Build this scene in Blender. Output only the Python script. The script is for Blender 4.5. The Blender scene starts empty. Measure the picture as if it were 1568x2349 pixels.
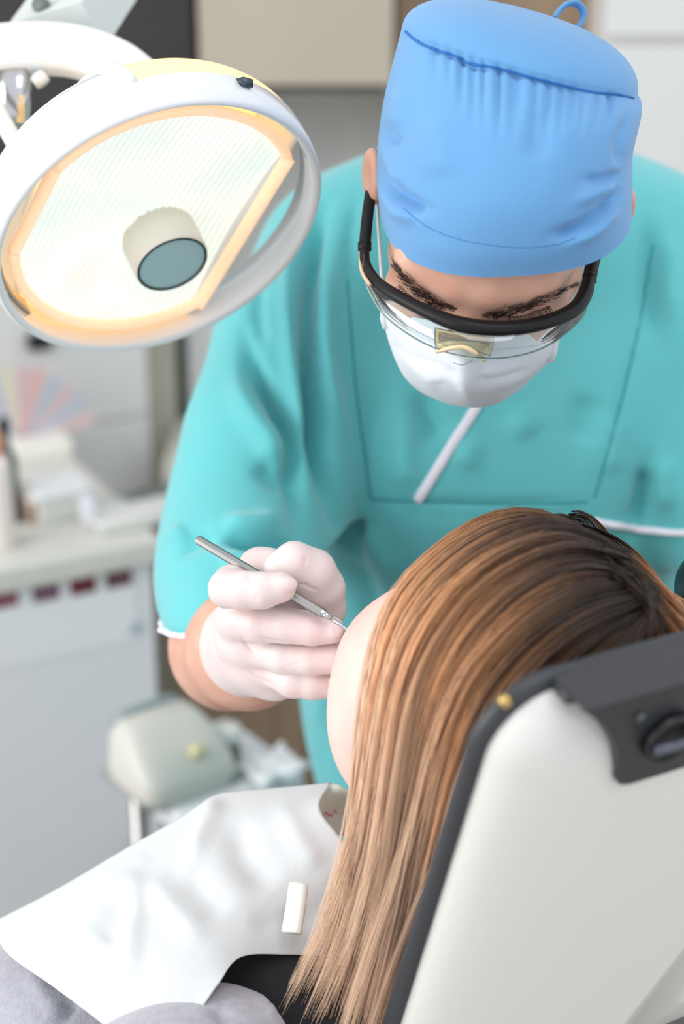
import bpy, bmesh, math, random
import numpy as np
from mathutils import Vector
from mathutils.bvhtree import BVHTree

random.seed(7)
RNG = np.random.default_rng(7)
scene = bpy.context.scene
COL = scene.collection

# ------------------------------------------------------------------ camera, world, light, exposure
IMG_W, IMG_H = 1568.0, 2349.0
LENS, SENSOR_H = 58.0, 36.0
FPX = LENS / SENSOR_H * IMG_H
PITCH = math.radians(22.0)
CAM = np.array([0.0, 0.0, 1.72])
AX_R = np.array([1.0, 0.0, 0.0])
AX_F = np.array([0.0, math.cos(PITCH), -math.sin(PITCH)])
AX_U = np.array([0.0, math.sin(PITCH), math.cos(PITCH)])

cam_data = bpy.data.cameras.new('camera')
cam = bpy.data.objects.new('camera', cam_data)
COL.objects.link(cam)
cam.location = CAM
cam.rotation_euler = (math.pi / 2 - PITCH, 0, 0)
cam_data.sensor_fit = 'VERTICAL'
cam_data.sensor_height = SENSOR_H
cam_data.sensor_width = SENSOR_H * IMG_W / IMG_H
cam_data.lens = LENS
cam_data.clip_start = 0.05
cam_data.dof.use_dof = True
cam_data.dof.focus_distance = 1.12
cam_data.dof.aperture_fstop = 2.9
scene.camera = cam

world = bpy.data.worlds.new('world')
scene.world = world
world.use_nodes = True
wb = world.node_tree.nodes['Background']
wb.inputs['Color'].default_value = (0.93, 0.96, 1.0, 1)
wb.inputs['Strength'].default_value = 0.88

def area_light(name, loc, target, size, size_y, power, color):
    d = bpy.data.lights.new(name, 'AREA')
    d.shape = 'RECTANGLE'; d.size = size; d.size_y = size_y
    d.energy = power; d.color = color
    o = bpy.data.objects.new(name, d); COL.objects.link(o)
    o.location = loc
    o.rotation_euler = (Vector(target) - Vector(loc)).to_track_quat('-Z', 'Y').to_euler()
    return o
# daylight of the tall window on the left and of the ceiling fitting above the chair
area_light('window_daylight', (-2.3, 0.35, 1.9), (0.1, 1.2, 1.05), 1.8, 1.8, 42, (1.0, 0.98, 0.95))
area_light('ceiling_fitting', (0.5, 0.3, 3.0), (0.2, 1.3, 1.0), 1.2, 1.2, 8, (1.0, 0.99, 0.97))

vs = scene.view_settings
vs.view_transform = 'Standard'; vs.look = 'None'; vs.gamma = 1.0
vs.use_curve_mapping = False
vs.exposure = 0.28
scene.cycles.max_bounces = 8
scene.cycles.transparent_max_bounces = 12

# ------------------------------------------------------------------ helpers: coordinates
def C(px, py, d):
    """pixel + distance along the lens axis -> metric camera-aligned coordinates (right, up, forward)"""
    return np.array([(px - IMG_W / 2) / FPX * d, (IMG_H / 2 - py) / FPX * d, d])
def toW(p):
    p = np.asarray(p, float)
    return CAM + p[..., 0:1] * AX_R + p[..., 1:2] * AX_U + p[..., 2:3] * AX_F
def W(px, py, d):
    return toW(C(px, py, d))
def ray(px, py):
    v = toW(C(px, py, 1.0)) - CAM
    return v / np.linalg.norm(v)
def on_z(px, py, z):
    r = ray(px, py); return CAM + r * ((z - CAM[2]) / r[2])
def on_y(px, py, y):
    r = ray(px, py); return CAM + r * ((y - CAM[1]) / r[1])
def pix(v):
    """camera-aligned coords -> pixels"""
    return np.stack([v[:, 0] / v[:, 2] * FPX + IMG_W / 2, IMG_H / 2 - v[:, 1] / v[:, 2] * FPX], 1)
def nrm(v):
    v = np.asarray(v, float); return v / np.linalg.norm(v)
def cr(pts, n):
    """Catmull-Rom through control points (k, dim) -> (n, dim)"""
    P = np.asarray(pts, float); k = len(P)
    if k == 2:
        t = np.linspace(0, 1, n)[:, None]; return P[0] * (1 - t) + P[1] * t
    E = np.concatenate([(2 * P[0] - P[1])[None], P, (2 * P[-1] - P[-2])[None]])
    t = np.linspace(0, k - 1, n); i = np.minimum(t.astype(int), k - 2); f = (t - i)
    f = f.reshape((-1,) + (1,) * (P.ndim - 1))
    a, b, c, d = E[i], E[i + 1], E[i + 2], E[i + 3]
    return 0.5 * (2 * b + (c - a) * f + (2 * a - 5 * b + 4 * c - d) * f ** 2 + (3 * b - a - 3 * c + d) * f ** 3)

# ------------------------------------------------------------------ helpers: materials
def lin(c):
    return tuple(((x / 255) / 12.92 if x / 255 <= 0.04045 else ((x / 255 + 0.055) / 1.055) ** 2.4) for x in c)
def mat(name, rgb, rough=0.5, metal=0.0, spec=0.5, bump=0.0, bscale=200.0, var=0.0, vscale=8.0, sheen=0.0,
        sss=0.0, coat=0.0, emit=None, estr=0.0, stretch=None, attr=None, rgb2=None, detail=3.0):
    m = bpy.data.materials.new(name); m.use_nodes = True
    nt = m.node_tree; b = nt.nodes['Principled BSDF']
    b.inputs['Base Color'].default_value = (*lin(rgb), 1)
    b.inputs['Roughness'].default_value = rough
    b.inputs['Metallic'].default_value = metal
    b.inputs['Specular IOR Level'].default_value = spec
    b.inputs['Sheen Weight'].default_value = sheen
    b.inputs['Coat Weight'].default_value = coat
    if sss:
        b.inputs['Subsurface Weight'].default_value = sss
        b.inputs['Subsurface Radius'].default_value = (1.0, 0.35, 0.2)
        b.inputs['Subsurface Scale'].default_value = 0.006
    if emit is not None:
        b.inputs['Emission Color'].default_value = (*lin(emit), 1)
        b.inputs['Emission Strength'].default_value = estr
    if bump or var:
        tc = nt.nodes.new('ShaderNodeTexCoord'); mp = nt.nodes.new('ShaderNodeMapping')
        nt.links.new(tc.outputs['Object'], mp.inputs['Vector'])
        if stretch: mp.inputs['Scale'].default_value = stretch
    if var:
        n = nt.nodes.new('ShaderNodeTexNoise'); n.inputs['Scale'].default_value = vscale
        n.inputs['Detail'].default_value = detail
        nt.links.new(mp.outputs['Vector'], n.inputs['Vector'])
        mx = nt.nodes.new('ShaderNodeMix'); mx.data_type = 'RGBA'
        c1 = lin(rgb); c2 = lin(rgb2) if rgb2 else tuple(x * (1 - var) for x in c1)
        mx.inputs['A'].default_value = (*c1, 1); mx.inputs['B'].default_value = (*c2, 1)
        rp = nt.nodes.new('ShaderNodeMapRange')
        rp.inputs['From Min'].default_value = 0.35; rp.inputs['From Max'].default_value = 0.65
        nt.links.new(n.outputs['Fac'], rp.inputs['Value'])
        nt.links.new(rp.outputs['Result'], mx.inputs['Factor'])
        nt.links.new(mx.outputs['Result'], b.inputs['Base Color'])
    if bump:
        n = nt.nodes.new('ShaderNodeTexNoise'); n.inputs['Scale'].default_value = bscale
        n.inputs['Detail'].default_value = detail
        nt.links.new(mp.outputs['Vector'], n.inputs['Vector'])
        bp = nt.nodes.new('ShaderNodeBump'); bp.inputs['Strength'].default_value = bump
        bp.inputs['Distance'].default_value = 0.002
        nt.links.new(n.outputs['Fac'], bp.inputs['Height'])
        nt.links.new(bp.outputs['Normal'], b.inputs['Normal'])
    if attr:
        a = nt.nodes.new('ShaderNodeAttribute'); a.attribute_name = attr
        nt.links.new(a.outputs['Color'], b.inputs['Base Color'])
    return m
def clear_mat(name, tint, gloss=0.10, rough=0.03):
    """thin clear plastic: mostly see-through, mirror-like towards grazing angles"""
    m = bpy.data.materials.new(name); m.use_nodes = True
    nt = m.node_tree; nt.nodes.clear()
    out = nt.nodes.new('ShaderNodeOutputMaterial')
    tr = nt.nodes.new('ShaderNodeBsdfTransparent'); tr.inputs['Color'].default_value = (*lin(tint), 1)
    gl = nt.nodes.new('ShaderNodeBsdfGlossy'); gl.inputs['Roughness'].default_value = rough
    fr = nt.nodes.new('ShaderNodeFresnel'); fr.inputs['IOR'].default_value = 1.45
    ad = nt.nodes.new('ShaderNodeMath'); ad.operation = 'ADD'; ad.use_clamp = True
    ad.inputs[1].default_value = gloss
    nt.links.new(fr.outputs['Fac'], ad.inputs[0])
    mx = nt.nodes.new('ShaderNodeMixShader')
    nt.links.new(ad.outputs[0], mx.inputs['Fac'])
    nt.links.new(tr.outputs[0], mx.inputs[1]); nt.links.new(gl.outputs[0], mx.inputs[2])
    nt.links.new(mx.outputs[0], out.inputs['Surface'])
    return m

# ------------------------------------------------------------------ helpers: objects
ROOT = {}
def tag(o, label=None, cat=None, group=None, kind=None):
    if label: o['label'] = label
    if cat: o['category'] = cat
    if group: o['group'] = group
    if kind: o['kind'] = kind
    return o
def thing(name, base, label, cat, group=None):
    o = bpy.data.objects.new(name, None); COL.objects.link(o)
    o.empty_display_size = 0.05
    o.location = tuple(base); ROOT[o] = np.asarray(base, float)
    return tag(o, label, cat, group)
def mk(name, v, f, m, parent=None, smooth=True, cam_space=False):
    v = np.asarray(v, float)
    if cam_space: v = toW(v)
    base = ROOT[parent] if parent is not None else v.min(0) * [0, 0, 1] + (v.min(0) + v.max(0)) / 2 * [1, 1, 0]
    me = bpy.data.meshes.new(name)
    f = f.tolist() if isinstance(f, np.ndarray) else f
    me.from_pydata((v - base).tolist(), [], f)
    me.update()
    if smooth:
        me.polygons.foreach_set('use_smooth', [True] * len(me.polygons))
    me.materials.append(m)
    o = bpy.data.objects.new(name, me); COL.objects.link(o)
    if parent is not None:
        o.parent = parent
    else:
        o.location = base
    ROOT[o] = base
    return o
def bevel(o, w, seg=2):
    b = o.modifiers.new('bevel', 'BEVEL'); b.width = w; b.segments = seg; b.limit_method = 'ANGLE'
    b.angle_limit = math.radians(40)
    return o
def join(parts):
    V, F, n = [], [], 0
    for v, f in parts:
        V.append(np.asarray(v, float)); F += [[i + n for i in q] for q in f]; n += len(v)
    return np.vstack(V), F
def grid_faces(nu, nv, closed_v=False):
    F = []
    for i in range(nu - 1):
        for j in range(nv if closed_v else nv - 1):
            k = (j + 1) % nv
            F.append([i * nv + j, i * nv + k, (i + 1) * nv + k, (i + 1) * nv + j])
    return F
def tube(pts, rad, n=10, caps=True, flat=1.0, up=None, square=0.0):
    """swept tube; flat scales the second axis, square > 0 makes the section boxy"""
    P = np.asarray(pts, float); k = len(P)
    R = np.full(k, rad) if np.isscalar(rad) else np.asarray(rad, float)
    T = np.gradient(P, axis=0); T /= np.linalg.norm(T, axis=1)[:, None] + 1e-12
    N = np.zeros_like(P)
    u = np.asarray(up, float) if up is not None else (np.array([0, 0, 1.0]) if abs(T[0][2]) < 0.9 else np.array([1.0, 0, 0]))
    for i in range(k):
        w = u - T[i] * np.dot(u, T[i]); w /= np.linalg.norm(w) + 1e-12
        N[i] = w
        if up is None: u = w
    B = np.cross(T, N)
    a = np.linspace(0, 2 * math.pi, n, endpoint=False) + (math.pi / n if square else 0)
    ca, sa = np.cos(a), np.sin(a)
    if square:
        s = 1 / np.maximum(np.abs(ca), np.abs(sa)); s = 1 + (s - 1) * square
        ca, sa = ca * s, sa * s
    V = P[:, None, :] + R[:, None, None] * (ca[None, :, None] * N[:, None, :] + flat * sa[None, :, None] * B[:, None, :])
    F = grid_faces(k, n, True)
    V = V.reshape(-1, 3)
    if caps:
        F += [list(range(n))[::-1], [(k - 1) * n + j for j in range(n)]]
    F = [q[::-1] for q in F]
    return V, F
def rings(rs, caps=(True, True)):
    k = len(rs); n = len(rs[0])
    V = np.asarray(rs, float).reshape(-1, 3); F = grid_faces(k, n, True)
    if caps[0]: F.append(list(range(n))[::-1])
    if caps[1]: F.append([(k - 1) * n + j for j in range(n)])
    return V, F
def gridnormals(G):
    du = np.gradient(G, axis=0); dv = np.gradient(G, axis=1)
    N = np.cross(du, dv); return N / (np.linalg.norm(N, axis=2, keepdims=True) + 1e-12)
def sheet(G, thick):
    """grid (nu,nv,3) -> closed thin slab"""
    nu, nv = G.shape[:2]; N = gridnormals(G)
    A = (G + N * thick / 2).reshape(-1, 3); B = (G - N * thick / 2).reshape(-1, 3)
    f = grid_faces(nu, nv); n = nu * nv
    F = f + [[i + n for i in q[::-1]] for q in f]
    edge = [i * nv for i in range(nu)] + [(nu - 1) * nv + j for j in range(1, nv)] + \
           [i * nv + nv - 1 for i in range(nu - 2, -1, -1)] + [j for j in range(nv - 2, 0, -1)]
    for a, b in zip(edge, edge[1:] + edge[:1]):
        F.append([a, b, b + n, a + n])
    return np.vstack([A, B]), F
def ctrl(rows, nu, nv):
    """rows of (px,py,d) control points -> dense camera-space grid"""
    G = np.array([[C(*p) for p in r] for r in rows])
    G = cr(G, nu)
    return np.swapaxes(cr(np.swapaxes(G, 0, 1), nv), 0, 1)
def box(lo, hi):
    (x0, y0, z0), (x1, y1, z1) = lo, hi
    V = np.array([(x0, y0, z0), (x1, y0, z0), (x1, y1, z0), (x0, y1, z0), (x0, y0, z1), (x1, y0, z1), (x1, y1, z1), (x0, y1, z1)], float)
    return V, [[0, 3, 2, 1], [4, 5, 6, 7], [0, 1, 5, 4], [1, 2, 6, 5], [2, 3, 7, 6], [3, 0, 4, 7]]
def framebox(o, a, b, c, lo, hi):
    """box in a local frame (origin o, axes a,b,c)"""
    V, F = box(lo, hi)
    return np.asarray(o) + V @ np.array([a, b, c]), F
def cyl(p, axis, r, h, n=24, r2=None):
    axis = nrm(axis); return tube([np.asarray(p), np.asarray(p) + axis * h], [r, r if r2 is None else r2], n)

# ------------------------------------------------------------------ helpers: blended solids (distance fields)
class Field:
    def __init__(s, lo, hi, h):
        s.lo = np.asarray(lo, float); s.h = h
        s.n = np.ceil((np.asarray(hi) - s.lo) / h).astype(int) + 1
        s.F = np.full(s.n, 1.0, np.float32)
    def blk(s, lo, hi):
        a = np.clip(np.floor((lo - s.lo) / s.h).astype(int), 0, s.n); b = np.clip(np.ceil((hi - s.lo) / s.h).astype(int) + 1, 0, s.n)
        if (b <= a).any(): return None
        X = [(s.lo[i] + s.h * np.arange(a[i], b[i])).astype(np.float32) for i in range(3)]
        return (slice(a[0], b[0]), slice(a[1], b[1]), slice(a[2], b[2])), X[0][:, None, None], X[1][None, :, None], X[2][None, None, :]
    def put(s, sl, d, k, sub=False):
        A = s.F[sl]
        if sub:
            h = np.maximum(k - np.abs(A + d), 0) / k
            s.F[sl] = np.maximum(A, -d) + h * h * k * 0.25
        else:
            h = np.maximum(k - np.abs(A - d), 0) / k
            s.F[sl] = np.minimum(A, d) - h * h * k * 0.25
    def cone(s, a, b, ra, rb, k=0.01, sub=False):
        a, b = np.asarray(a, float), np.asarray(b, float); m = max(ra, rb) + k + 3 * s.h
        r = s.blk(np.minimum(a, b) - m, np.maximum(a, b) + m)
        if r is None: return s
        sl, x, y, z = r; ba = b - a; L = float(ba @ ba) + 1e-12
        t = np.clip(((x - a[0]) * ba[0] + (y - a[1]) * ba[1] + (z - a[2]) * ba[2]) / L, 0, 1)
        d = np.sqrt((x - a[0] - t * ba[0]) ** 2 + (y - a[1] - t * ba[1]) ** 2 + (z - a[2] - t * ba[2]) ** 2) - (ra + (rb - ra) * t)
        s.put(sl, d, k, sub); return s
    def chain(s, pts, k=0.01, sub=False):
        """pts: (px, py, d, r)"""
        for p, q in zip(pts, pts[1:]):
            s.cone(C(*p[:3]), C(*q[:3]), p[3], q[3], k, sub)
        return s
    def ell(s, c, r, k=0.01, M=None, sub=False):
        """ellipsoid; M rows = its axes"""
        c = np.asarray(c, float); r = np.asarray(r, float); m = r.max() + k + 3 * s.h
        q = s.blk(c - m, c + m)
        if q is None: return s
        sl, x, y, z = q; x, y, z = x - c[0], y - c[1], z - c[2]
        if M is not None:
            x, y, z = [M[i][0] * x + M[i][1] * y + M[i][2] * z for i in range(3)]
        k0 = np.sqrt((x / r[0]) ** 2 + (y / r[1]) ** 2 + (z / r[2]) ** 2)
        k1 = np.sqrt((x / r[0] ** 2) ** 2 + (y / r[1] ** 2) ** 2 + (z / r[2] ** 2) ** 2) + 1e-9
        s.put(sl, k0 * (k0 - 1) / k1, k, sub); return s
    def cut(s, p, n):
        """keep the side the normal points away from"""
        n = nrm(n); X = [s.lo[i] + s.h * np.arange(s.n[i]) for i in range(3)]
        d = (X[0][:, None, None] - p[0]) * n[0] + (X[1][None, :, None] - p[1]) * n[1] + (X[2][None, None, :] - p[2]) * n[2]
        s.F = np.maximum(s.F, d.astype(np.float32)); return s
    def mesh(s, smooth=2):
        F = s.F; S = F < 0
        cnt = np.zeros(np.array(F.shape) - 1, np.int8)
        sh = [(i, j, k) for i in (0, 1) for j in (0, 1) for k in (0, 1)]
        nx, ny, nz = np.array(F.shape) - 1
        for i, j, k in sh: cnt += S[i:i + nx, j:j + ny, k:k + nz]
        act = np.argwhere((cnt > 0) & (cnt < 8))
        idx = np.full((nx, ny, nz), -1, np.int32); idx[tuple(act.T)] = np.arange(len(act))
        acc = np.zeros((len(act), 3)); num = np.zeros(len(act))
        val = {c: F[act[:, 0] + c[0], act[:, 1] + c[1], act[:, 2] + c[2]].astype(float) for c in sh}
        for c in sh:
            for ax in range(3):
                if c[ax]: continue
                e = list(c); e[ax] = 1; a, b = val[c], val[tuple(e)]
                x = (a < 0) != (b < 0)
                t = np.where(x, a / np.where(x, a - b, 1), 0)
                p = np.tile(np.array(c, float), (len(act), 1)); p[:, ax] = t
                acc[x] += p[x]; num[x] += 1
        V = s.lo + s.h * (act + acc / num[:, None])
        Q = []
        for ax in range(3):
            u, v = (ax + 1) % 3, (ax + 2) % 3
            sl0 = [slice(None)] * 3; sl1 = [slice(None)] * 3
            sl0[ax] = slice(0, -1); sl1[ax] = slice(1, None)
            A, B = S[tuple(sl0)], S[tuple(sl1)]
            e = np.argwhere(A != B); ins = A[tuple(e.T)]
            ok = (e[:, u] > 0) & (e[:, v] > 0) & (e[:, u] < idx.shape[u]) & (e[:, v] < idx.shape[v])
            e, ins = e[ok], ins[ok]
            def cell(du, dv):
                c = e.copy(); c[:, u] -= du; c[:, v] -= dv; return idx[tuple(c.T)]
            q = np.stack([cell(1, 1), cell(0, 1), cell(0, 0), cell(1, 0)], 1)
            q[~ins] = q[~ins][:, ::-1]; Q.append(q)
        Q = np.vstack(Q)
        for _ in range(smooth):
            V = relax(V, Q, 0.5)
        return V, Q
def relax(V, Q, a):
    s = np.zeros_like(V); n = np.zeros(len(V))
    for i in range(4):
        j = (i + 1) % 4
        for c in range(3):
            s[:, c] += np.bincount(Q[:, i], V[Q[:, j], c], len(V)) + np.bincount(Q[:, j], V[Q[:, i], c], len(V))
        n += np.bincount(Q[:, i], minlength=len(V)) + np.bincount(Q[:, j], minlength=len(V))
    return V * (1 - a) + a * s / n[:, None]
def vnormals(V, Q):
    Q = np.asarray(Q)
    fn = np.cross(V[Q[:, 2]] - V[Q[:, 0]], V[Q[:, 3]] - V[Q[:, 1]])
    N = np.zeros_like(V)
    for i in range(4):
        for c in range(3): N[:, c] += np.bincount(Q[:, i], fn[:, c], len(V))
    return N / (np.linalg.norm(N, axis=1)[:, None] + 1e-12)
def seg_dist(P, poly):
    """distance of 2-D points to a polyline and the position (0..1) of the nearest point along it"""
    poly = np.asarray(poly, float); best = np.full(len(P), 1e9); pos = np.zeros(len(P)); n = len(poly) - 1
    for i, (a, b) in enumerate(zip(poly, poly[1:])):
        ab = b - a; t = np.clip((P - a) @ ab / (ab @ ab + 1e-9), 0, 1)
        q = P - a - t[:, None] * ab; d = np.hypot(q[:, 0], q[:, 1]); m = d < best
        best[m] = d[m]; pos[m] = (i + t[m]) / n
    return best, pos
def folds(V, Q, creases):
    """press cloth folds into a mesh: each crease = (pixel polyline, width in pixels, depth in metres (+ out, - in), fade)
    fade 'both' dies out towards both ends, 'end' only towards the last point"""
    N = vnormals(V, Q); p = pix(V)
    view = V / np.linalg.norm(V, axis=1)[:, None]
    face = np.clip(-(N * view).sum(1) * 2.5, 0, 1)
    D = np.zeros(len(V))
    for cr_ in creases:
        poly, w, amp = cr_[:3]; fade = cr_[3] if len(cr_) > 3 else 'both'
        pl = cr(np.asarray(poly, float), max(8, 6 * len(poly)))
        box_ = (p[:, 0] > pl[:, 0].min() - 3 * w) & (p[:, 0] < pl[:, 0].max() + 3 * w) & (p[:, 1] > pl[:, 1].min() - 3 * w) & (p[:, 1] < pl[:, 1].max() + 3 * w)
        ix = np.nonzero(box_)[0]
        if not len(ix): continue
        d, u = seg_dist(p[ix], pl)
        env = np.clip((1 - u) / 0.3, 0, 1) * (np.clip(u / 0.3, 0, 1) if fade == 'both' else 1) if fade == 'both' else (1 - u) ** 0.8
        env = env * env * (3 - 2 * env)
        D[ix] += amp * np.exp(-(d / w) ** 2) * (0.15 + 0.85 * env if fade == 'both' else env)
    return V + N * (D * face)[:, None]
def bvh(V, Q):
    return BVHTree.FromPolygons([tuple(x) for x in V], [tuple(int(i) for i in q) for q in Q])
def hits(tree, pts, lift=0.0):
    """drop a pixel polyline onto a camera-space mesh"""
    out = []
    for px, py in pts:
        v = nrm(C(px, py, 1.0))
        h = tree.ray_cast(Vector((0, 0, 0)), Vector(v))
        if h[0] is not None: out.append(np.array(h[0]) + np.array(h[1]) * lift * (-1 if np.dot(h[1], v) > 0 else 1))
    return np.array(out)

# ------------------------------------------------------------------ materials
M_WALL = mat('painted_wall', (222, 221, 218), 0.8, bump=0.05, bscale=60)
M_FLOOR = mat('floor_vinyl', (176, 170, 160), 0.45, var=0.12, vscale=5)
M_DARK = mat('dark_laminate', (44, 38, 37), 0.45, var=0.2, vscale=6, stretch=(1, 1, 8))
M_BEIGE = mat('beige_laminate', (178, 168, 154), 0.5, var=0.05, vscale=5)
M_BROWN = mat('brown_wood', (160, 136, 112), 0.5, var=0.15, vscale=9, stretch=(6, 6, 0.6))
M_GREY = mat('light_grey_laminate', (214, 214, 213), 0.45)
M_OLIVE = mat('olive_grey_laminate', (196, 194, 178), 0.5)
M_SLATE = mat('slate_grey_laminate', (104, 112, 108), 0.5)
M_WHITE = mat('white_laminate', (230, 232, 236), 0.4)
M_COUNTER = mat('cream_countertop', (214, 213, 206), 0.35, var=0.04, vscale=30)
M_PLASTIC = mat('white_plastic', (228, 228, 224), 0.3, coat=0.3)
M_CREAM = mat('cream_plastic', (214, 212, 203), 0.35)
M_CHROME = mat('chrome', (200, 200, 202), 0.15, metal=1.0)
M_STEEL = mat('steel', (168, 166, 164), 0.24, metal=1.0)
M_BLACK = mat('black_plastic', (22, 22, 25), 0.35)
M_PAPER = mat('paper_white', (236, 238, 240), 0.7)

# ------------------------------------------------------------------ room
def struct(name, geo, m):
    return tag(mk(name, *geo, m, smooth=False), kind='structure')
struct('floor', box((-3.0, -0.6, -0.05), (3.0, 2.8, 0.0)), M_FLOOR)
struct('wall_back', box((-3.0, 2.75, 0.0), (3.0, 2.85, 2.9)), M_WALL)

def door_panel(name, x0, x1, z0, z1, y, m, parent, t=0.018):
    o = mk(name, *box((x0, y - t, z0), (x1, y, z1)), m, parent, smooth=False)
    return bevel(o, 0.002)
def bar_handle(x0, x1, z, y, parent, root):
    pts = np.array([(x0, y, z), (x0, y - 0.025, z), (x1, y - 0.025, z), (x1, y, z)])
    o = mk('handle', *tube(pts, 0.005, 8), M_CHROME, root); o.parent = parent
    return o

# wall cupboards
xr = on_y(446, 100, 2.42)[0]; zb = on_y(200, 455, 2.42)[2]; zb_dark = zb - 0.012
t = thing('wall_cupboard', (xr - 0.6, 2.6, zb), 'dark brown wall cupboard behind the operating lamp', 'cupboard')
mk('body', *box((xr - 1.2, 2.44, zb), (xr, 2.75, 2.1)), M_DARK, t, smooth=False)
for i in range(2):
    d = door_panel('door', xr - 1.2 + 0.6 * i + 0.002, xr - 0.6 + 0.6 * i - 0.002, zb - 0.012, 2.1, 2.44, M_DARK, t)
x0 = on_y(455, 100, 2.42)[0]; x1 = on_y(902, 100, 2.42)[0]; zb = on_y(660, 198, 2.42)[2]
t = thing('wall_cupboard', ((x0 + x1) / 2, 2.6, zb), 'beige wall cupboard between the dark cupboard and the blue cap', 'cupboard')
mk('body', *box((x0, 2.445, zb + 0.012), (x1, 2.75, 2.1)), M_BROWN, t, smooth=False)
door_panel('door', x0, x1, zb, 2.1, 2.445, M_BEIGE, t)
mk('underside_shade', *box((x0 + 0.01, 2.46, zb - 0.012), (x1 - 0.01, 2.48, zb + 0.012)), M_DARK, t, smooth=False)  # dark strip standing in for the shade along the cupboard's underside
x2 = on_y(1381, 50, 2.6)[0]; zb2 = on_y(1140, 420, 2.6)[2]
t = thing('wall_panel', ((x1 + x2) / 2, 2.65, zb2), 'brown wooden wall panel behind the blue cap', 'panel')
mk('board', *box((x1 + 0.01, 2.6, zb2), (x2, 2.75, 2.1)), M_BROWN, t, smooth=False)
x0 = on_y(1384, 50, 2.45)[0]; za = on_y(1480, 84, 2.45)[2]; zc = on_y(1480, 104, 2.45)[2]
t = thing('tall_cabinet', (x0 + 0.35, 2.6, 0), 'light grey tall cabinet with stacked doors at the right edge', 'cabinet')
mk('body', *box((x0, 2.468, 0), (x0 + 0.7, 2.748, 2.1)), M_WALL, t, smooth=False)
door_panel('door', x0 + 0.001, x0 + 0.7, za, 2.1, 2.468, M_GREY, t)
d = door_panel('door', x0 + 0.001, x0 + 0.7, 0.72, zc, 2.468, M_GREY, t); bar_handle(x0 + 0.4, x0 + 0.55, 0.9, 2.45, d, t)
d = door_panel('door', x0 + 0.001, x0 + 0.7, 0.06, 0.70, 2.468, M_GREY, t); bar_handle(x0 + 0.4, x0 + 0.55, 0.6, 2.45, d, t)

# narrow tall unit beyond the worktop
xa, xb, xc, xd = [on_y(p, 900, 2.62)[0] for p in (330, 404, 434, 520)]
t = thing('tall_cabinet', ((xa + xd) / 2, 2.7, 0), 'olive and grey narrow tall cabinet behind the raised sleeve', 'cabinet')
mk('side_panel', *box((xa - 0.1, 2.62, 0), (xb, 2.748, 1.25)), M_OLIVE, t, smooth=False)
mk('gap_strip', *box((xb, 2.66, 0), (xc, 2.748, 1.25)), M_SLATE, t, smooth=False)
mk('door', *box((xc, 2.62, 0), (xd, 2.748, 1.25)), M_GREY, t, smooth=False)

# brown drawer unit low behind the forearm
x0 = on_y(412, 1600, 2.4)[0]; x1 = on_y(1000, 1600, 2.4)[0]
t = thing('drawer_unit', ((x0 + x1) / 2, 2.5, 0), 'brown wooden base unit standing low behind the bare forearm', 'cabinet')
mk('body', *box((x0, 2.418, 0.05), (x1, 2.618, 0.80)), M_BROWN, t, smooth=False)
mk('top', *box((x0 - 0.01, 2.39, 0.80), (x1 + 0.01, 2.619, 0.83)), M_COUNTER, t, smooth=False)
mk('plinth', *box((x0 + 0.01, 2.45, 0), (x1 - 0.01, 2.61, 0.05)), M_DARK, t, smooth=False)
for i in range(2):
    d = door_panel('door', x0 + (x1 - x0) / 2 * i + 0.002, x0 + (x1 - x0) / 2 * (i + 1) - 0.002, 0.06, 0.79, 2.418, M_BROWN, t)
    bar_handle(x0 + (x1 - x0) / 2 * i + 0.1, x0 + (x1 - x0) / 2 * i + 0.2, 0.72, 2.40, d, t)

# ------------------------------------------------------------------ left worktop and its cabinet
ZT = 0.88
pA, pB = on_z(0, 1308, ZT), on_z(374, 1236, ZT)
ca = nrm((pB - pA) * [1, 1, 0]); cb = np.array([-ca[1], ca[0], 0.0]); cz = np.array([0, 0, 1.0])
o0 = pB * [1, 1, 0]                     # front right corner on the floor, counter runs towards -ca
t = thing('base_cabinet', o0 - ca * 0.7 + cb * 0.3, 'white base cabinet under the cream worktop at the left', 'cabinet')
def cf(lo, hi): return framebox(o0, ca, cb, cz, lo, hi)
mk('body', *cf((-1.4, 0.035, 0.06), (-0.01, 0.50, ZT - 0.035)), M_WHITE, t, smooth=False)
mk('plinth', *cf((-1.4, 0.08, 0), (-0.03, 0.48, 0.06)), M_SLATE, t, smooth=False)
for a, b in ((-1.40, -0.705), (-0.70, -0.012)):
    d = bevel(mk('door', *cf((a, 0.016, 0.07), (b, 0.035, ZT - 0.04)), M_WHITE, t, smooth=False), 0.002)
    hp = np.array([o0 + ca * (b - 0.04) + cb * y + cz * z for y, z in ((0.016, 0.30), (-0.01, 0.30), (-0.01, 0.42), (0.016, 0.42))])
    h = mk('handle', *tube(hp, 0.005, 8), M_BLACK, t); h.parent = d
wt = bevel(mk('worktop', *cf((-1.4, 0.0, ZT - 0.035), (0.0, 0.52, ZT)), M_COUNTER, smooth=False), 0.006)
tag(wt, 'cream worktop running along the left with clutter on it', 'worktop')
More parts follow.
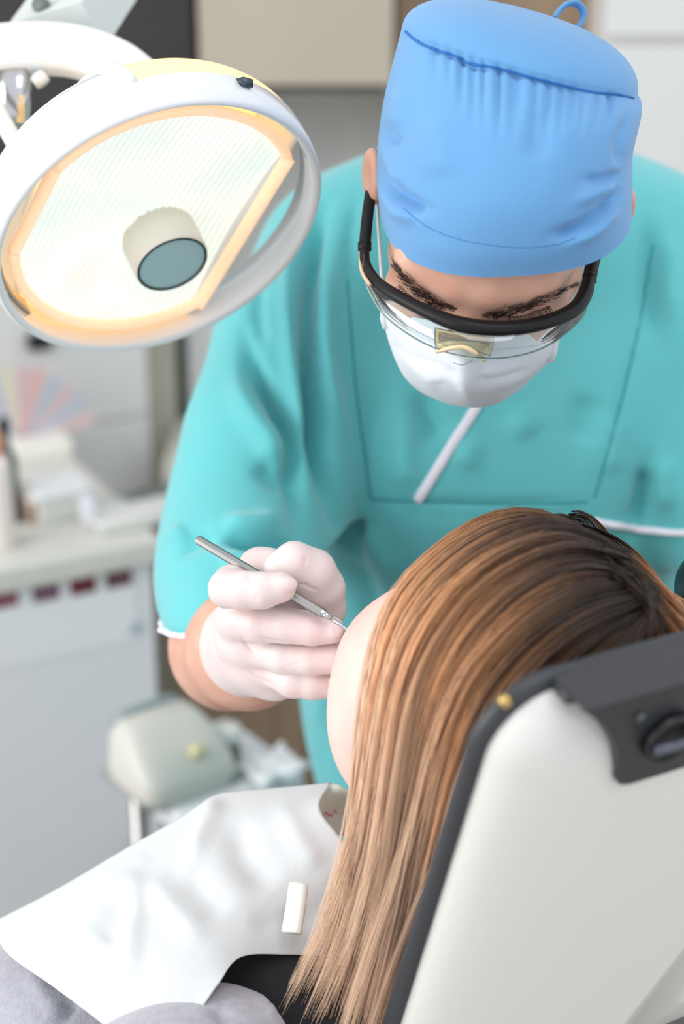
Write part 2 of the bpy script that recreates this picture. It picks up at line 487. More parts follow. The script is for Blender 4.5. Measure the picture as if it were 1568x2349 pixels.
# chart of four dark red photographs stuck on the cabinet door
t = thing('picture_chart', o0 - ca * 0.3 + cb * 0.0 + cz * 0.55, 'white paper chart with four dark red photographs on the cabinet front', 'chart')
PHOTO = [mat('photo_' + n, c, 0.5, var=0.5, vscale=60, rgb2=c2) for n, c, c2 in
         (('mauve', (150, 96, 108), (120, 60, 74)), ('plum', (120, 58, 66), (120, 92, 120)), ('crimson', (126, 48, 58), (92, 34, 48)), ('umber', (134, 72, 72), (78, 66, 78)))]
def front_pt(px, py, off=0.0):
    r = ray(px, py); n = cb; q = o0 + cb * (0.016 - off)
    return CAM + r * (((q - CAM) @ n) / (r @ n))
def front_quad(px, py, w, h, off, th=0.0015):
    c = front_pt(px, py, off); u = (c - o0) @ ca
    s = (c - CAM) @ AX_F / FPX
    return cf((u - w * s / 2, 0.016 - off - th, c[2] - h * s / 2), (u + w * s / 2, 0.016 - off, min(ZT - 0.037, c[2] + h * s / 2)))
mk('sheet', *front_quad(150, 1415, 340, 190, 0.0005), M_PAPER, t, smooth=False)
for (px, py), m in zip(((10, 1370), (105, 1354), (190, 1338), (272, 1322)), PHOTO):
    mk('photograph', *front_quad(px, py, 62, 50, 0.003), m, t, smooth=False)
c = front_pt(310, 1440, 0.003); mk('blue_dot', *cyl(c, -cb, 0.008, 0.0015, 20), mat('pale_blue_print', (176, 190, 206), 0.6), t)

# upright white back board with a dark clip
t = thing('back_board', o0 - ca * 0.75 + cb * 0.5 + cz * ZT, 'tall white board standing at the back of the worktop', 'board')
r_ = ray(343, 950); q_ = o0 + cb * 0.485; xe = (CAM + r_ * (((q_ - CAM) @ cb) / (r_ @ cb)) - o0) @ ca
bo = bevel(mk('board', *cf((-1.4, 0.485, ZT), (xe, 0.505, zb_dark - 0.005)), M_GREY, t, smooth=False), 0.003)
tag(bevel(mk('end_panel', *cf((0.012, 0.485, 0.0), (xe, 0.505, ZT - 0.003)), M_GREY, smooth=False), 0.003), 'grey end panel standing on the floor past the end of the worktop', 'panel')
def back_pt(px, py, dep):
    r = ray(px, py); q = o0 + cb * dep
    return CAM + r * (((q - CAM) @ cb) / (r @ cb))
p = back_pt(95, 785, 0.47)
mk('clip', *framebox(p, ca, cb, cz, (-0.018, 0.0, -0.012), (0.018, 0.014, 0.012)), M_BLACK, t, smooth=False)

# display stand with a fan of coloured sticks
dep = 0.40
pc = back_pt(60, 1022, dep)
t = thing('stick_display', pc * [1, 1, 0] + cz * ZT, 'fan of pastel coloured sticks in a white display stand on the worktop', 'display stand')
sc = (pc - CAM) @ AX_F / FPX
mk('stand', *framebox(pc * [1, 1, 0], ca, cb, cz, (-50 * sc, -0.02, ZT), (95 * sc, 0.05, pc[2] - 0.012)), mat('frosted_acrylic', (186, 186, 190), 0.4), t, smooth=False)
bevel(mk('ledge', *framebox(pc, ca, cb, cz, (-45 * sc, -0.035, -0.012), (95 * sc, 0.055, 0.010)), mat('ivory_plastic', (240, 239, 230), 0.4), t, smooth=False), 0.003)
FAN = [(-30, 860, (180, 176, 206)), (15, 848, (214, 206, 176)), (55, 845, (208, 166, 170)), (92, 850, (220, 160, 158)), (128, 872, (160, 176, 196)),
       (160, 892, (208, 170, 176)), (188, 918, (172, 184, 206)), (214, 955, (222, 186, 188)), (238, 992, (190, 190, 192)), (246, 1030, (186, 184, 198)),
       (238, 1068, (216, 206, 184)), (214, 1096, (184, 192, 206))]
for i, (px, py, c) in enumerate(FAN):
    tip = back_pt(px, py, dep + 0.012); base = pc + cb * 0.012 + ca * (i - 4) * 0.002
    if tip[2] < ZT + 0.012: continue
    up = nrm(tip - base); sd = np.cross(up, cb)
    L = np.linalg.norm(tip - base); K = []
    for s, w in ((0.05, 0.003), (0.5, 0.0065), (0.86, 0.009), (0.95, 0.0105), (1.0, 0.0085), (1.03, 0.003)):
        q = base + up * L * s
        K.append([q + sd * w - cb * 0.001, q - sd * w - cb * 0.001, q - sd * w + cb * 0.001, q + sd * w + cb * 0.001])
    mk('stick', *rings(K), mat('pastel_stick', tuple(0.72 * x + 0.28 * 214 for x in c), 0.5), t, smooth=False)

# small things on the worktop
def on_top(px, py): return on_z(px, py, ZT)
def lathe(p, prof, n=20):
    return rings([[p + np.array([r * math.cos(a), r * math.sin(a), z]) for a in np.linspace(0, 2 * math.pi, n, endpoint=False)] for r, z in prof])
p = on_top(6, 1252)
t = thing('dispenser_tube', p, 'white upright tube at the left edge of the worktop', 'tube')
mk('tube_body', *lathe(p, [(0.016, 0), (0.018, 0.004), (0.018, 0.11), (0.015, 0.125)]), mat('blush_plastic', (238, 226, 220), 0.35), t)
mk('cap', *lathe(p, [(0.011, 0.124), (0.011, 0.15), (0.008, 0.154)]), mat('orange_cap', (232, 160, 130), 0.4), t)
p = on_top(26, 1195)
t = thing('bottle', p, 'dark green bottle standing behind the white tube', 'bottle')
mk('bottle_body', *lathe(p, [(0.012, 0), (0.014, 0.003), (0.014, 0.09), (0.006, 0.11), (0.006, 0.128)]), mat('green_glass', (70, 84, 78), 0.15), t)
mk('stopper', *lathe(p, [(0.008, 0.126), (0.008, 0.142), (0.005, 0.146)]), M_BLACK, t)
for (px, py, r, h, c, lab) in ((60, 1185, 0.015, 0.045, (176, 140, 126), 'small rosy brown jar in front of the stick display'), (82, 1195, 0.012, 0.035, (150, 130, 112), 'tiny brown jar beside the rosy jar on the worktop')):
    p = on_top(px, py); t = thing('jar', p, lab, 'jar', 'jars on the worktop')
    mk('jar_body', *lathe(p, [(r * 0.9, 0), (r, 0.003), (r, h * 0.75), (r * 0.85, h * 0.8)]), mat('jar_glaze', c, 0.3), t)
    mk('lid', *lathe(p, [(r * 0.95, h * 0.79), (r * 0.95, h), (r * 0.7, h * 1.06)]), M_CREAM, t)
p = on_top(140, 1185)
t = thing('tissue_box', p, 'low ivory box with a lid on the worktop', 'box')
bevel(mk('box_body', *framebox(p, ca, cb, cz, (-0.035, -0.02, 0), (0.04, 0.05, 0.035)), mat('ivory_card', (226, 226, 220), 0.5), t, smooth=False), 0.003)
bevel(mk('lid', *framebox(p, ca, cb, cz, (-0.037, -0.022, 0.033), (0.042, 0.052, 0.043)), M_PAPER, t, smooth=False), 0.003)
p = on_top(205, 1205)
t = thing('bottle', p, 'small white bottle beside the white tray', 'bottle')
mk('bottle_body', *lathe(p, [(0.010, 0), (0.012, 0.003), (0.012, 0.035), (0.005, 0.044), (0.005, 0.05)]), mat('milk_plastic', (232, 232, 240), 0.35), t)
mk('cap', *lathe(p, [(0.007, 0.049), (0.007, 0.06), (0.005, 0.062)]), M_PLASTIC, t)
p = on_top(310, 1205)
t = thing('instrument_tray', p, 'long white tray lying on the worktop near the sleeve', 'tray')
bevel(mk('tray_body', *framebox(p, ca, cb, cz, (-0.055, -0.015, 0), (0.08, 0.055, 0.014)), M_PLASTIC, t, smooth=False), 0.004)
mk('rim', *tube([p + ca * x + cb * y + cz * 0.015 for x, y in ((-0.055, -0.015), (0.08, -0.015), (0.08, 0.055), (-0.055, 0.055), (-0.055, -0.015))], 0.003, 6), M_PLASTIC, t)
p = on_top(335, 1165)
t = thing('remote_control', p, 'dark slim device lying behind the white tray', 'device')
bevel(mk('case', *framebox(p, ca, cb, cz, (-0.03, 0.0, 0), (0.05, 0.02, 0.02)), M_SLATE, t, smooth=False), 0.004)
mk('button', *cyl(p + cb * 0.01 + cz * 0.019, cz, 0.005, 0.003, 12), M_BLACK, t)

# ------------------------------------------------------------------ trolley with the cream device
ZR = 0.72
f0, l0, r0 = on_z(415, 1880, ZR), on_z(200, 1757, ZR), on_z(700, 1770, ZR)
ta = nrm(r0 - f0); tb = nrm(np.cross(cz, ta))
wa = np.linalg.norm(r0 - f0); wb2 = (l0 - f0) @ tb
fc = f0 * [1, 1, 0]
t = thing('trolley', fc + ta * wa / 2 + tb * wb2 / 2, 'white trolley table carrying the cream device', 'trolley')
def tf(lo, hi): return framebox(fc, ta, tb, cz, lo, hi)
bevel(mk('table_top', *tf((0, 0, ZR - 0.028), (wa, wb2, ZR)), M_WHITE, t, smooth=False), 0.005)
mk('shelf', *tf((0.02, 0.02, 0.25), (wa - 0.02, wb2 - 0.02, 0.265)), M_WHITE, t, smooth=False)
for x in (0.025, wa - 0.025):
    for y in (0.025, wb2 - 0.025):
        l = mk('leg', *cyl(fc + ta * x + tb * y + cz * 0.03, cz, 0.011, ZR - 0.055, 12), M_STEEL, t)
        w = mk('castor', *tube([fc + ta * (x - 0.008) + tb * y + cz * 0.022, fc + ta * (x + 0.008) + tb * y + cz * 0.022], 0.022, 14), M_BLACK, t); w.parent = l
dc = on_z(395, 1785, ZR)
t = thing('dental_device', dc, 'cream wedge shaped device with a yellow knob on the trolley', 'device')
def df(x, y, z): return dc + ta * x + tb * y + cz * z
prof = []
W2 = 0.060
for z, gx, y0, y1 in ((0.0, 0.0, -0.055, 0.055), (0.012, 0.004, -0.058, 0.056), (0.03, 0.002, -0.052, 0.056), (0.055, -0.004, -0.020, 0.056), (0.068, -0.012, 0.002, 0.050), (0.073, -0.022, 0.012, 0.042)):
    w = W2 + gx; pts = []
    for a in np.linspace(0, 2 * math.pi, 32, endpoint=False):
        s, c_ = math.sin(a), math.cos(a)
        e = 0.45
        pts.append(df(w * math.copysign(abs(c_) ** e, c_), (y0 + y1) / 2 + (y1 - y0) / 2 * math.copysign(abs(s) ** e, s), z))
    prof.append(pts)
mk('housing', *rings(prof), M_CREAM, t)
mk('cover', *tube([df(-0.045, 0.05, 0.060), df(-0.03, 0.048, 0.073), df(0.03, 0.048, 0.073), df(0.045, 0.05, 0.060)], 0.007, 10), mat('sea_grey_plastic', (150, 162, 164), 0.4), t)
mk('base_rim', *tube([df(x, y, 0.004) for x, y in ((-0.056, -0.05), (0.056, -0.05), (0.06, 0.05), (-0.06, 0.05), (-0.056, -0.05))], 0.005, 8), mat('base_grey', (160, 164, 160), 0.4), t)
kn = df(0.012, -0.033, 0.045)
mk('knob', *cyl(kn, -tb * 0.75 + cz * 0.66, 0.0085, 0.012, 16, 0.007), mat('yellow_knob', (226, 218, 168), 0.4), t)
p = on_z(528, 1745, ZR) 
t = thing('cup', p, 'dark cup with a white lid beside the cream device', 'cup')
mk('cup_body', *lathe(p, [(0.010, 0), (0.012, 0.002), (0.013, 0.03)]), M_SLATE, t)
mk('lid', *lathe(p, [(0.015, 0.029), (0.016, 0.036), (0.014, 0.046), (0.006, 0.048)]), M_PLASTIC, t)
p = on_z(625, 1772, ZR)
G = np.array([[p + ta * x + tb * y + cz * (0.008 + 0.006 * math.sin(x * 150 + y * 90) + 0.004 * math.sin(y * 240)) for y in np.linspace(-0.03, 0.03, 14)] for x in np.linspace(-0.035, 0.035, 14)])
tag(mk('paper_towel', *sheet(G, 0.001), M_PAPER), 'crumpled white paper towel on the trolley', 'towel')

# ------------------------------------------------------------------ operating lamp
M_LAMP = mat('lamp_white_enamel', (228, 230, 231), 0.22, coat=0.5)
M_WARM = mat('warm_glowing_dome', (255, 222, 170), 0.4, emit=(255, 196, 120), estr=0.55)
M_PEACH = mat('peach_lit_edge', (255, 224, 190), 0.3, emit=(255, 200, 150), estr=0.35)
def lens_mat():
    m = mat('bright_ribbed_lens', (190, 194, 190), 0.12, emit=(250, 252, 240), estr=0.5)
    nt = m.node_tree; b = nt.nodes['Principled BSDF']
    tc = nt.nodes.new('ShaderNodeTexCoord'); n = nt.nodes.new('ShaderNodeTexNoise')
    n.inputs['Scale'].default_value = 9; nt.links.new(tc.outputs['Object'], n.inputs['Vector'])
    r = nt.nodes.new('ShaderNodeValToRGB')
    for i, (p, c) in enumerate(((0.30, (222, 242, 234)), (0.48, (250, 252, 240)), (0.58, (255, 255, 250)), (0.72, (252, 232, 214)))):
        e = r.color_ramp.elements[i] if i < 2 else r.color_ramp.elements.new(p)
        e.position = p; e.color = (*lin(c), 1)
    nt.links.new(n.outputs['Fac'], r.inputs['Fac']); nt.links.new(r.outputs['Color'], b.inputs['Emission Color'])
    return m
LC = C(368, 532, 1.20); LR = 0.1265
l_n = nrm((0.397, -0.786, -0.47)); l_1 = nrm(np.array([-0.89, -0.45, 0]) - l_n * np.dot((-0.89, -0.45, 0), l_n)); l_2 = np.cross(l_n, l_1)
if l_2[1] > 0: l_2 = -l_2
CH = math.sqrt(0.5)
l_w = -CH * l_1 + CH * l_2            # across the chords (towards the open side)
l_v = CH * l_1 + CH * l_2             # along the chords
def LP(w, v, h): return LC + LR * (w * l_w + v * l_v) - h * l_n      # h = height behind the rim plane
lamp = thing('operating_lamp', toW(LP(0, 0, 0.0)), 'white dental operating lamp with a glowing round head and swivel arm', 'lamp')
NA = 128
ang = np.linspace(0, 2 * math.pi, NA, endpoint=False)
def circ(r, h): return [LP(r * math.cos(a), r * math.sin(a), h) for a in ang]
V, F = rings([circ(r, h) for r, h in ((0.945, -0.002), (0.975, -0.0055), (0.998, -0.002), (1.008, 0.008), (1.002, 0.023), (0.985, 0.027), (0.955, 0.026), (0.940, 0.010), (0.945, -0.002))], (False, False))
mk('rim', V, F, M_LAMP, lamp, cam_space=True)
# dome: closed on the left, cut off along the right chord
WC = 0.60
WB = -0.50
def dome_h(r): return 0.022 + 0.066 * math.sqrt(max(0, 1 - r ** 2.4))
def dome_pt(w, v, dr=0.0):
    r = min(1, math.hypot(w, v) / 0.985)
    return LP(w * (1 + dr), v * (1 + dr), dome_h(r) + dr * 0.1)
def dome_patch(w0, w1, nw, lift=0.0, vlo=-1, vhi=1, nv=64):
    G = []
    for w in np.linspace(w0, w1, nw):
        vm = math.sqrt(max(0, 0.985 ** 2 - w * w)); 
        s = np.linspace(max(vlo, -1), min(vhi, 1), nv)
        row = [dome_pt(w, vm * math.sin(x * math.pi / 2), lift) for x in s]
        G.append(row)
    return np.array(G)
a, b = dome_patch(-0.985, WB, 40), dome_patch(WB, WC, 40)
mk('dome', *sheet(a, 0.003), M_LAMP, lamp, cam_space=True)
mk('glowing_panel', *sheet(b, 0.003), M_WARM, lamp, cam_space=True)
# side wall closing the cut dome
G = np.array([[LP(WC, 0.985 * math.sqrt(1 - (WC / 0.985) ** 2) * x, h * (dome_h(min(1, math.hypot(WC, 0.985 * math.sqrt(1 - (WC / 0.985) ** 2) * x) / 0.985))) + (1 - h) * 0.01) for x in np.linspace(-0.98, 0.98, 40)] for h in np.linspace(0, 1, 8)])
mk('side_wall', *sheet(G, 0.003), M_LAMP, lamp, cam_space=True)
# collar on the dome (raised white lip between enamel and glowing panel)
lip = np.array([dome_pt(WB, math.sqrt(0.985 ** 2 - WB * WB) * math.sin(x * math.pi / 2), 0.01) for x in np.linspace(-1, 1, 50)])
mk('dome_lip', *tube(lip, 0.005, 10, flat=0.6), M_LAMP, lamp, cam_space=True)
# ribbed lens between the two chords
nw, nv = 220, 24; W0 = -0.79
G = []
for w in np.linspace(W0, WC - 0.02, nw):
    vm = math.sqrt(0.84 ** 2 - w * w); row = []
    for x in np.linspace(-1, 1, nv):
        v = vm * math.sin(x * math.pi / 2)
        row.append(LP(w, v, 0.010 + 0.018 * max(0, 1 - (w * w + v * v)) - 0.0028 * abs(math.sin((w - W0) * 25 * math.pi))))
    G.append(row)
mk('lens', *sheet(np.array(G), 0.002), lens_mat(), lamp, cam_space=True)
def chord(w, h, k=0.85): 
    vm = math.sqrt(k * k - w * w); return [LP(w, v, h) for v in np.linspace(-vm, vm, 30)]
mk('lens_edge', *tube(chord(WC - 0.01, 0.006), 0.0030, 10, flat=1.8), M_PEACH, lamp, cam_space=True)
mk('lens_edge', *tube(chord(W0, 0.008), 0.003, 10, flat=1.6), M_PEACH, lamp, cam_space=True)
for s in (-1, 1):
    a0, a1 = math.atan2(s * math.sqrt(0.85 ** 2 - W0 ** 2), W0), math.atan2(s * math.sqrt(0.85 ** 2 - WC ** 2), WC)
    mk('lens_edge', *tube([LP(0.845 * math.cos(q), 0.845 * math.sin(q), 0.008) for q in np.linspace(a0, a1, 40)], 0.004, 10), M_PEACH, lamp, cam_space=True)
# inner reflector skirt seen through the left gap
G = np.array([[LP(0.93 * math.cos(q), 0.93 * math.sin(q), h) for q in np.linspace(math.radians(122), math.radians(238), 40)] for h in (0.008, 0.022)])
mk('inner_skirt', *sheet(G, 0.002), mat('inner_aluminium', (190, 180, 170), 0.3, metal=0.6), lamp, cam_space=True)
# bulb shield: cylinder with a dark ring and a sea-green disc
sw, sv = 0.16, 0.20
def SP(r, a, h): 
    p = LP(sw, sv, h); return p + r * (math.cos(a) * l_1 + math.sin(a) * l_2)
def scirc(r, h): return [SP(r, a, h) for a in np.linspace(0, 2 * math.pi, 48, endpoint=False)]
mk('bulb_shield', *rings([scirc(r, h) for r, h in ((0.0290, 0.03), (0.0288, -0.003), (0.0278, -0.006), (0.0262, -0.0062), (0.0262, 0.004))]), mat('pale_porcelain', (228, 222, 208), 0.4), lamp, cam_space=True)
mk('shield_ring', *tube(scirc(0.0266, -0.0058) + [scirc(0.0266, -0.0058)[0]], 0.0011, 8), mat('dark_metal_ring', (70, 84, 86), 0.3, metal=0.7), lamp, cam_space=True)
mk('shield_disc', *rings([scirc(0.0262, -0.0052), scirc(0.0262, -0.002)]), mat('sea_green_glass', (164, 196, 198), 0.25), lamp, cam_space=True, smooth=False)
# dark clip on the rim
p = LP(*(np.array([np.cos(0.0), 0]) * 0), 0)
def rim_at(px, py, h):
    best = min(ang, key=lambda a: np.hypot(*(pix(np.array([LP(1.012 * math.cos(a), 1.012 * math.sin(a), h)]))[0] - [px, py])))
    return best
a = rim_at(541, 240, 0.018)
K = np.array([LP(1.006 * math.cos(a + d), 1.006 * math.sin(a + d), 0.017) for d in (-0.035, 0, 0.035)])
mk('rim_clip', *tube(K, 0.0055, 4, flat=0.5, square=1.0), mat('gunmetal', (80, 88, 96), 0.3, metal=0.6), lamp, cam_space=True)
# yoke, joint, handle and support arm
yk = cr([C(*p) for p in ((-130, 330, 1.30), (-110, 190, 1.30), (-40, 128, 1.30), (60, 112, 1.30), (170, 118, 1.30), (265, 150, 1.295), (325, 200, 1.285), (352, 262, 1.27), (350, 330, 1.26))], 60)
mk('yoke', *tube(yk, 0.0165, 20, flat=1.25, up=(0, 0, 1), square=0.45), M_LAMP, lamp, cam_space=True)
mk('joint', *tube([C(34, 150, 1.30), C(34, 210, 1.30), C(32, 288, 1.30)], [0.0125, 0.0125, 0.0115], 12, square=0.6), M_CHROME, lamp, cam_space=True)
mk('yoke_bracket', *tube([C(84, 172, 1.285), C(100, 192, 1.285)], 0.006, 8, square=1), M_LAMP, lamp, cam_space=True)
mk('handle', *tube(cr([C(*p) for p in ((-60, 150, 1.26), (-12, 245, 1.255), (60, 375, 1.25), (80, 430, 1.25))], 20), 0.0098, 14, flat=0.7, square=0.7), M_LAMP, lamp, cam_space=True)
mk('handle_clip', *tube([C(30, 378, 1.27), C(33, 412, 1.27)], 0.003, 8), mat('amber_plastic', (210, 150, 110), 0.3), lamp, cam_space=True)
sa = np.array([C(130, 84, 1.335), C(230, -62, 1.42), C(420, -350, 1.60)])
mk('support_arm', *tube(sa, 0.034, 4, flat=0.62, square=1.0, up=(1, 0.55, 0.1)), mat('grey_enamel', (206, 212, 210), 0.3), lamp, cam_space=True, smooth=False)
mk('arm_bolt', *cyl(C(98, 15, 1.335), (-0.3, 0.1, -1), 0.007, 0.006, 20), M_SLATE, lamp, cam_space=True)
best = min(((w, v) for w in np.linspace(-0.9, 0.5, 50) for v in np.linspace(-0.95, 0.95, 60) if w * w + v * v < 0.9), key=lambda q: np.hypot(*(pix(np.array([dome_pt(*q)]))[0] - [184, 262])))
q0, q1 = dome_pt(*best, 0.012), dome_pt(best[0] + 0.06, best[1] + 0.06, 0.012)
mk('yellow_latch', *tube([q0, q1], 0.004, 8), mat('yellow_plastic', (214, 206, 70), 0.4), lamp, cam_space=True)

# ------------------------------------------------------------------ the standing person at the patient's far side
M_SKIN = mat('skin', (214, 170, 148), 0.5, sss=0.12, var=0.10, vscale=40, bump=0.08, bscale=400, rgb2=(206, 154, 132))
M_TEAL = mat('teal_cotton', (90, 188, 193), 0.7, sheen=0.4, bump=0.12, bscale=900)
M_SEAM = mat('teal_seam', (52, 150, 158), 0.85)
M_PIPE = mat('white_piping', (236, 234, 246), 0.7)
M_CAP = mat('blue_cotton', (96, 152, 202), 0.8, sheen=0.2, bump=0.18, bscale=700)
M_STITCH = mat('blue_stitch', (44, 108, 178), 0.85)
M_MASK = mat('mask_paper', (214, 221, 228), 0.75, bump=0.1, bscale=300)
M_GLOVE = mat('latex_glove', (224, 213, 211), 0.42, sss=0.0, bump=0.06, bscale=160, var=0.05, vscale=30, rgb2=(226, 204, 202))
M_HAIRDARK = mat('dark_brow_hair', (58, 42, 36), 0.55)
M_SHOE = mat('white_clog', (225, 225, 222), 0.4)

# ---- head frame
h_a = nrm((0.02, 0.58, -0.81)); h_b = np.array([-0.2, -0.8, -0.57]); h_b = nrm(h_b - h_a * (h_b @ h_a))
h_x = np.cross(h_b, h_a)
if h_x[0] < 0: h_x = -h_x
HO = C(1080, 690, 1.10) - 0.097 * h_b
HM = np.array([h_x, h_b, h_a])
def H(x, y, z): return HO + np.array([x, y, z]) @ HM

lo = np.minimum.reduce([H(*p) for p in ((-.11, 0, 0), (.11, 0, 0), (0, .13, 0), (0, -.12, 0), (0, 0, .12), (0, 0, -.2))]) - 0.07
hi = np.maximum.reduce([H(*p) for p in ((-.11, 0, 0), (.11, 0, 0), (0, .13, 0), (0, -.12, 0), (0, 0, .12), (0, 0, -.2))]) + 0.07
f = Field(lo, hi, 0.0019)
f.ell(H(0, -0.008, 0.022), (0.071, 0.095, 0.084), 0.01, HM)
f.ell(H(0, 0.03, -0.045), (0.060, 0.060, 0.078), 0.03, HM)
f.ell(H(0, 0.056, 0.02), (0.048, 0.036, 0.040), 0.02, HM)
f.cone(H(0, 0.06, -0.112), H(0, 0.058, -0.105), 0.026, 0.026, 0.03)
for s in (-1, 1):
    f.cone(H(s * 0.050, 0.0, -0.06), H(s * 0.02, 0.055, -0.112), 0.02, 0.018, 0.025)          # jaw
    f.cone(H(s * 0.012, 0.087, 0.003), H(s * 0.042, 0.076, 0.008), 0.011, 0.011, 0.014)          # brow ridge
    f.cone(H(s * 0.042, 0.076, 0.008), H(s * 0.056, 0.050, -0.002), 0.010, 0.006, 0.012)
    f.ell(H(s * 0.042, 0.062, -0.042), (0.022, 0.02, 0.018), 0.02, HM)                             # cheekbone
for s in (-1, 1):
    f.ell(H(s * 0.033, 0.098, -0.020), (0.019, 0.016, 0.012), 0.010, HM, sub=True)                # eye socket
for s in (-1, 1):
    f.ell(H(s * 0.033, 0.0745, -0.020), (0.0165, 0.0135, 0.0125), 0.004, HM)                       # closed lid over the eyeball
f.cone(H(0, 0.086, -0.010), H(0, 0.108, -0.050), 0.0075, 0.0105, 0.012)                            # nose
f.ell(H(0, 0.106, -0.053), (0.016, 0.012, 0.011), 0.008, HM)
f.ell(H(0, 0.082, -0.082), (0.024, 0.012, 0.008), 0.01, HM)                                        # lips
for s, dx in ((-1, -0.004), (1, 0.006)):
    E = np.array([nrm(h_x + s * 0.5 * h_b), nrm(h_b - s * 0.5 * h_x), h_a])
    f.ell(H(s * 0.083 + dx, -0.012, -0.006), (0.008, 0.016, 0.024), 0.006, E)                      # ears
    f.ell(H(s * 0.089 + dx, -0.006, -0.004), (0.005, 0.008, 0.014), 0.006, E, sub=True)
NECK = C(1150, 600, 1.42)
f.cone(H(0, -0.045, -0.05), NECK, 0.056, 0.062, 0.03)
HV, HQ = f.mesh(2)
HTREE = bvh(HV, HQ)

# ---- body under the clothes: trunk, arms, bare forearm
ELB, WRI = (532, 1487, 1.315), (610, 1478, 1.185)
f = Field(np.array([-0.26, -0.66, 1.05]), np.array([0.62, 0.30, 1.92]), 0.0055)
f.cone(C(1150, 560, 1.40), C(1150, 640, 1.45), 0.06, 0.07, 0.03)
f.ell(C(1130, 850, 1.52), (0.155, 0.20, 0.085), 0.04)
f.ell(C(1130, 1450, 1.60), (0.135, 0.25, 0.085), 0.04)
f.chain([(760, 610, 1.50, 0.050), (570, 1180, 1.42, 0.042), (*ELB, 0.0440), ], 0.04)
f.chain([(1510, 610, 1.50, 0.055), (1690, 1150, 1.44, 0.048), (1740, 1480, 1.33, 0.042)], 0.04)
f.chain([(1740, 1480, 1.33, 0.042), (1690, 1640, 1.22, 0.032), (1640, 1720, 1.16, 0.026)], 0.03)
BV, BQ = f.mesh(3)
f = Field(C(380, 1640, 1.32) - [0.08, 0.03, 0.22], C(700, 1330, 1.32) + [0.10, 0.12, 0.13], 0.0028)
f.chain([(550, 1290, 1.405, 0.036), (*ELB, 0.0445), ((ELB[0] + WRI[0]) / 2, 1486, 1.25, 0.043), (605, 1480, 1.195, 0.028)], 0.02)
f.ell(C(518, 1472, 1.31), (0.036, 0.042, 0.045), 0.02)
FV, FQ = f.mesh(3)
d_root = toW(C(1130, 1790, 1.6)) * [1, 1, 0]
dentist = thing('person', d_root, 'standing person in teal scrubs, blue cap, mask and glasses leaning over the patient', 'person')
V, F = join([(HV, HQ.tolist()), (BV, BQ.tolist()), (FV, FQ.tolist())])
mk('body', V, F, M_SKIN, dentist, cam_space=True)

# ---- eyebrows and lashes, hair by hair on the face
def hairs(polys, n, length, width, spread, dirfun, lift, mat_, name):
    parts = []
    for poly, thick in polys:
        pl = cr(np.asarray(poly, float), 60); tan = np.gradient(pl, axis=0)
        for i in range(n):
            u = RNG.random(); k = int(u * 59); q = pl[k] + RNG.normal(0, 1, 2) * 0.42 * thick * (math.sin(math.pi * min(1, u * 0.85 + 0.12)) + 0.1)
            dv = dirfun(tan[k] / np.linalg.norm(tan[k]), u) + RNG.normal(0, spread, 2)
            e = q + dv / np.linalg.norm(dv) * length * (0.7 + 0.6 * RNG.random())
            h = hits(HTREE, [q, (q + e) / 2, e], lift)
            if len(h) < 3 or np.ptp(h[:, 2]) > 0.02: continue
            h[1] += (h[1] - HO) / 0.1 * 0.0012; h[2] += (h[2] - HO) / 0.1 * 0.0016
            parts.append(tube(h, [width, width * 0.8, width * 0.2], 3, caps=False))
    V, F = join(parts)
    o = mk(name, V, F, mat_, dentist, cam_space=True); o['kind'] = 'stuff'; return o
browL = [(1046, 708), (1010, 697), (975, 680), (945, 652), (918, 622), (900, 597)]
browR = [(1104, 722), (1150, 720), (1195, 707), (1235, 690), (1275, 672), (1318, 652)]
hairs([(browL, 13)], 300, 18, 0.00022, 0.25, lambda t, u: t + np.array([-0.1, -0.35]), 0.0006, M_HAIRDARK, 'eyebrow')
hairs([(browR, 13)], 300, 18, 0.00022, 0.25, lambda t, u: t + np.array([0.1, -0.3]), 0.0006, M_HAIRDARK, 'eyebrow')
def lashes(poly, sx, n=34):
    parts = []; pl = cr(np.asarray(poly, float), n)
    for i, q in enumerate(pl):
        h = hits(HTREE, [q], 0.0)
        if not len(h): continue
        u = i / (n - 1); d = nrm(0.75 * h_b - 0.35 * h_a + h_x * sx * (0.25 + u * 0.6) + RNG.normal(0, 0.08, 3))
        p0 = h[0]; p1 = p0 + d * 0.0048 - h_a * 0.0006; p2 = p0 + d * 0.0095 + h_a * 0.0010
        parts.append(tube([p0, p1, p2], [0.00028, 0.00022, 0.00006], 3, caps=False))
    V, F = join(parts); mk('eyelashes', V, F, M_HAIRDARK, dentist, cam_space=True)['kind'] = 'stuff'
lashes([(1000, 703), (980, 697), (955, 687), (935, 672), (918, 654)], -1)
lashes([(1165, 727), (1190, 724), (1215, 718), (1240, 709), (1258, 700)], 1)

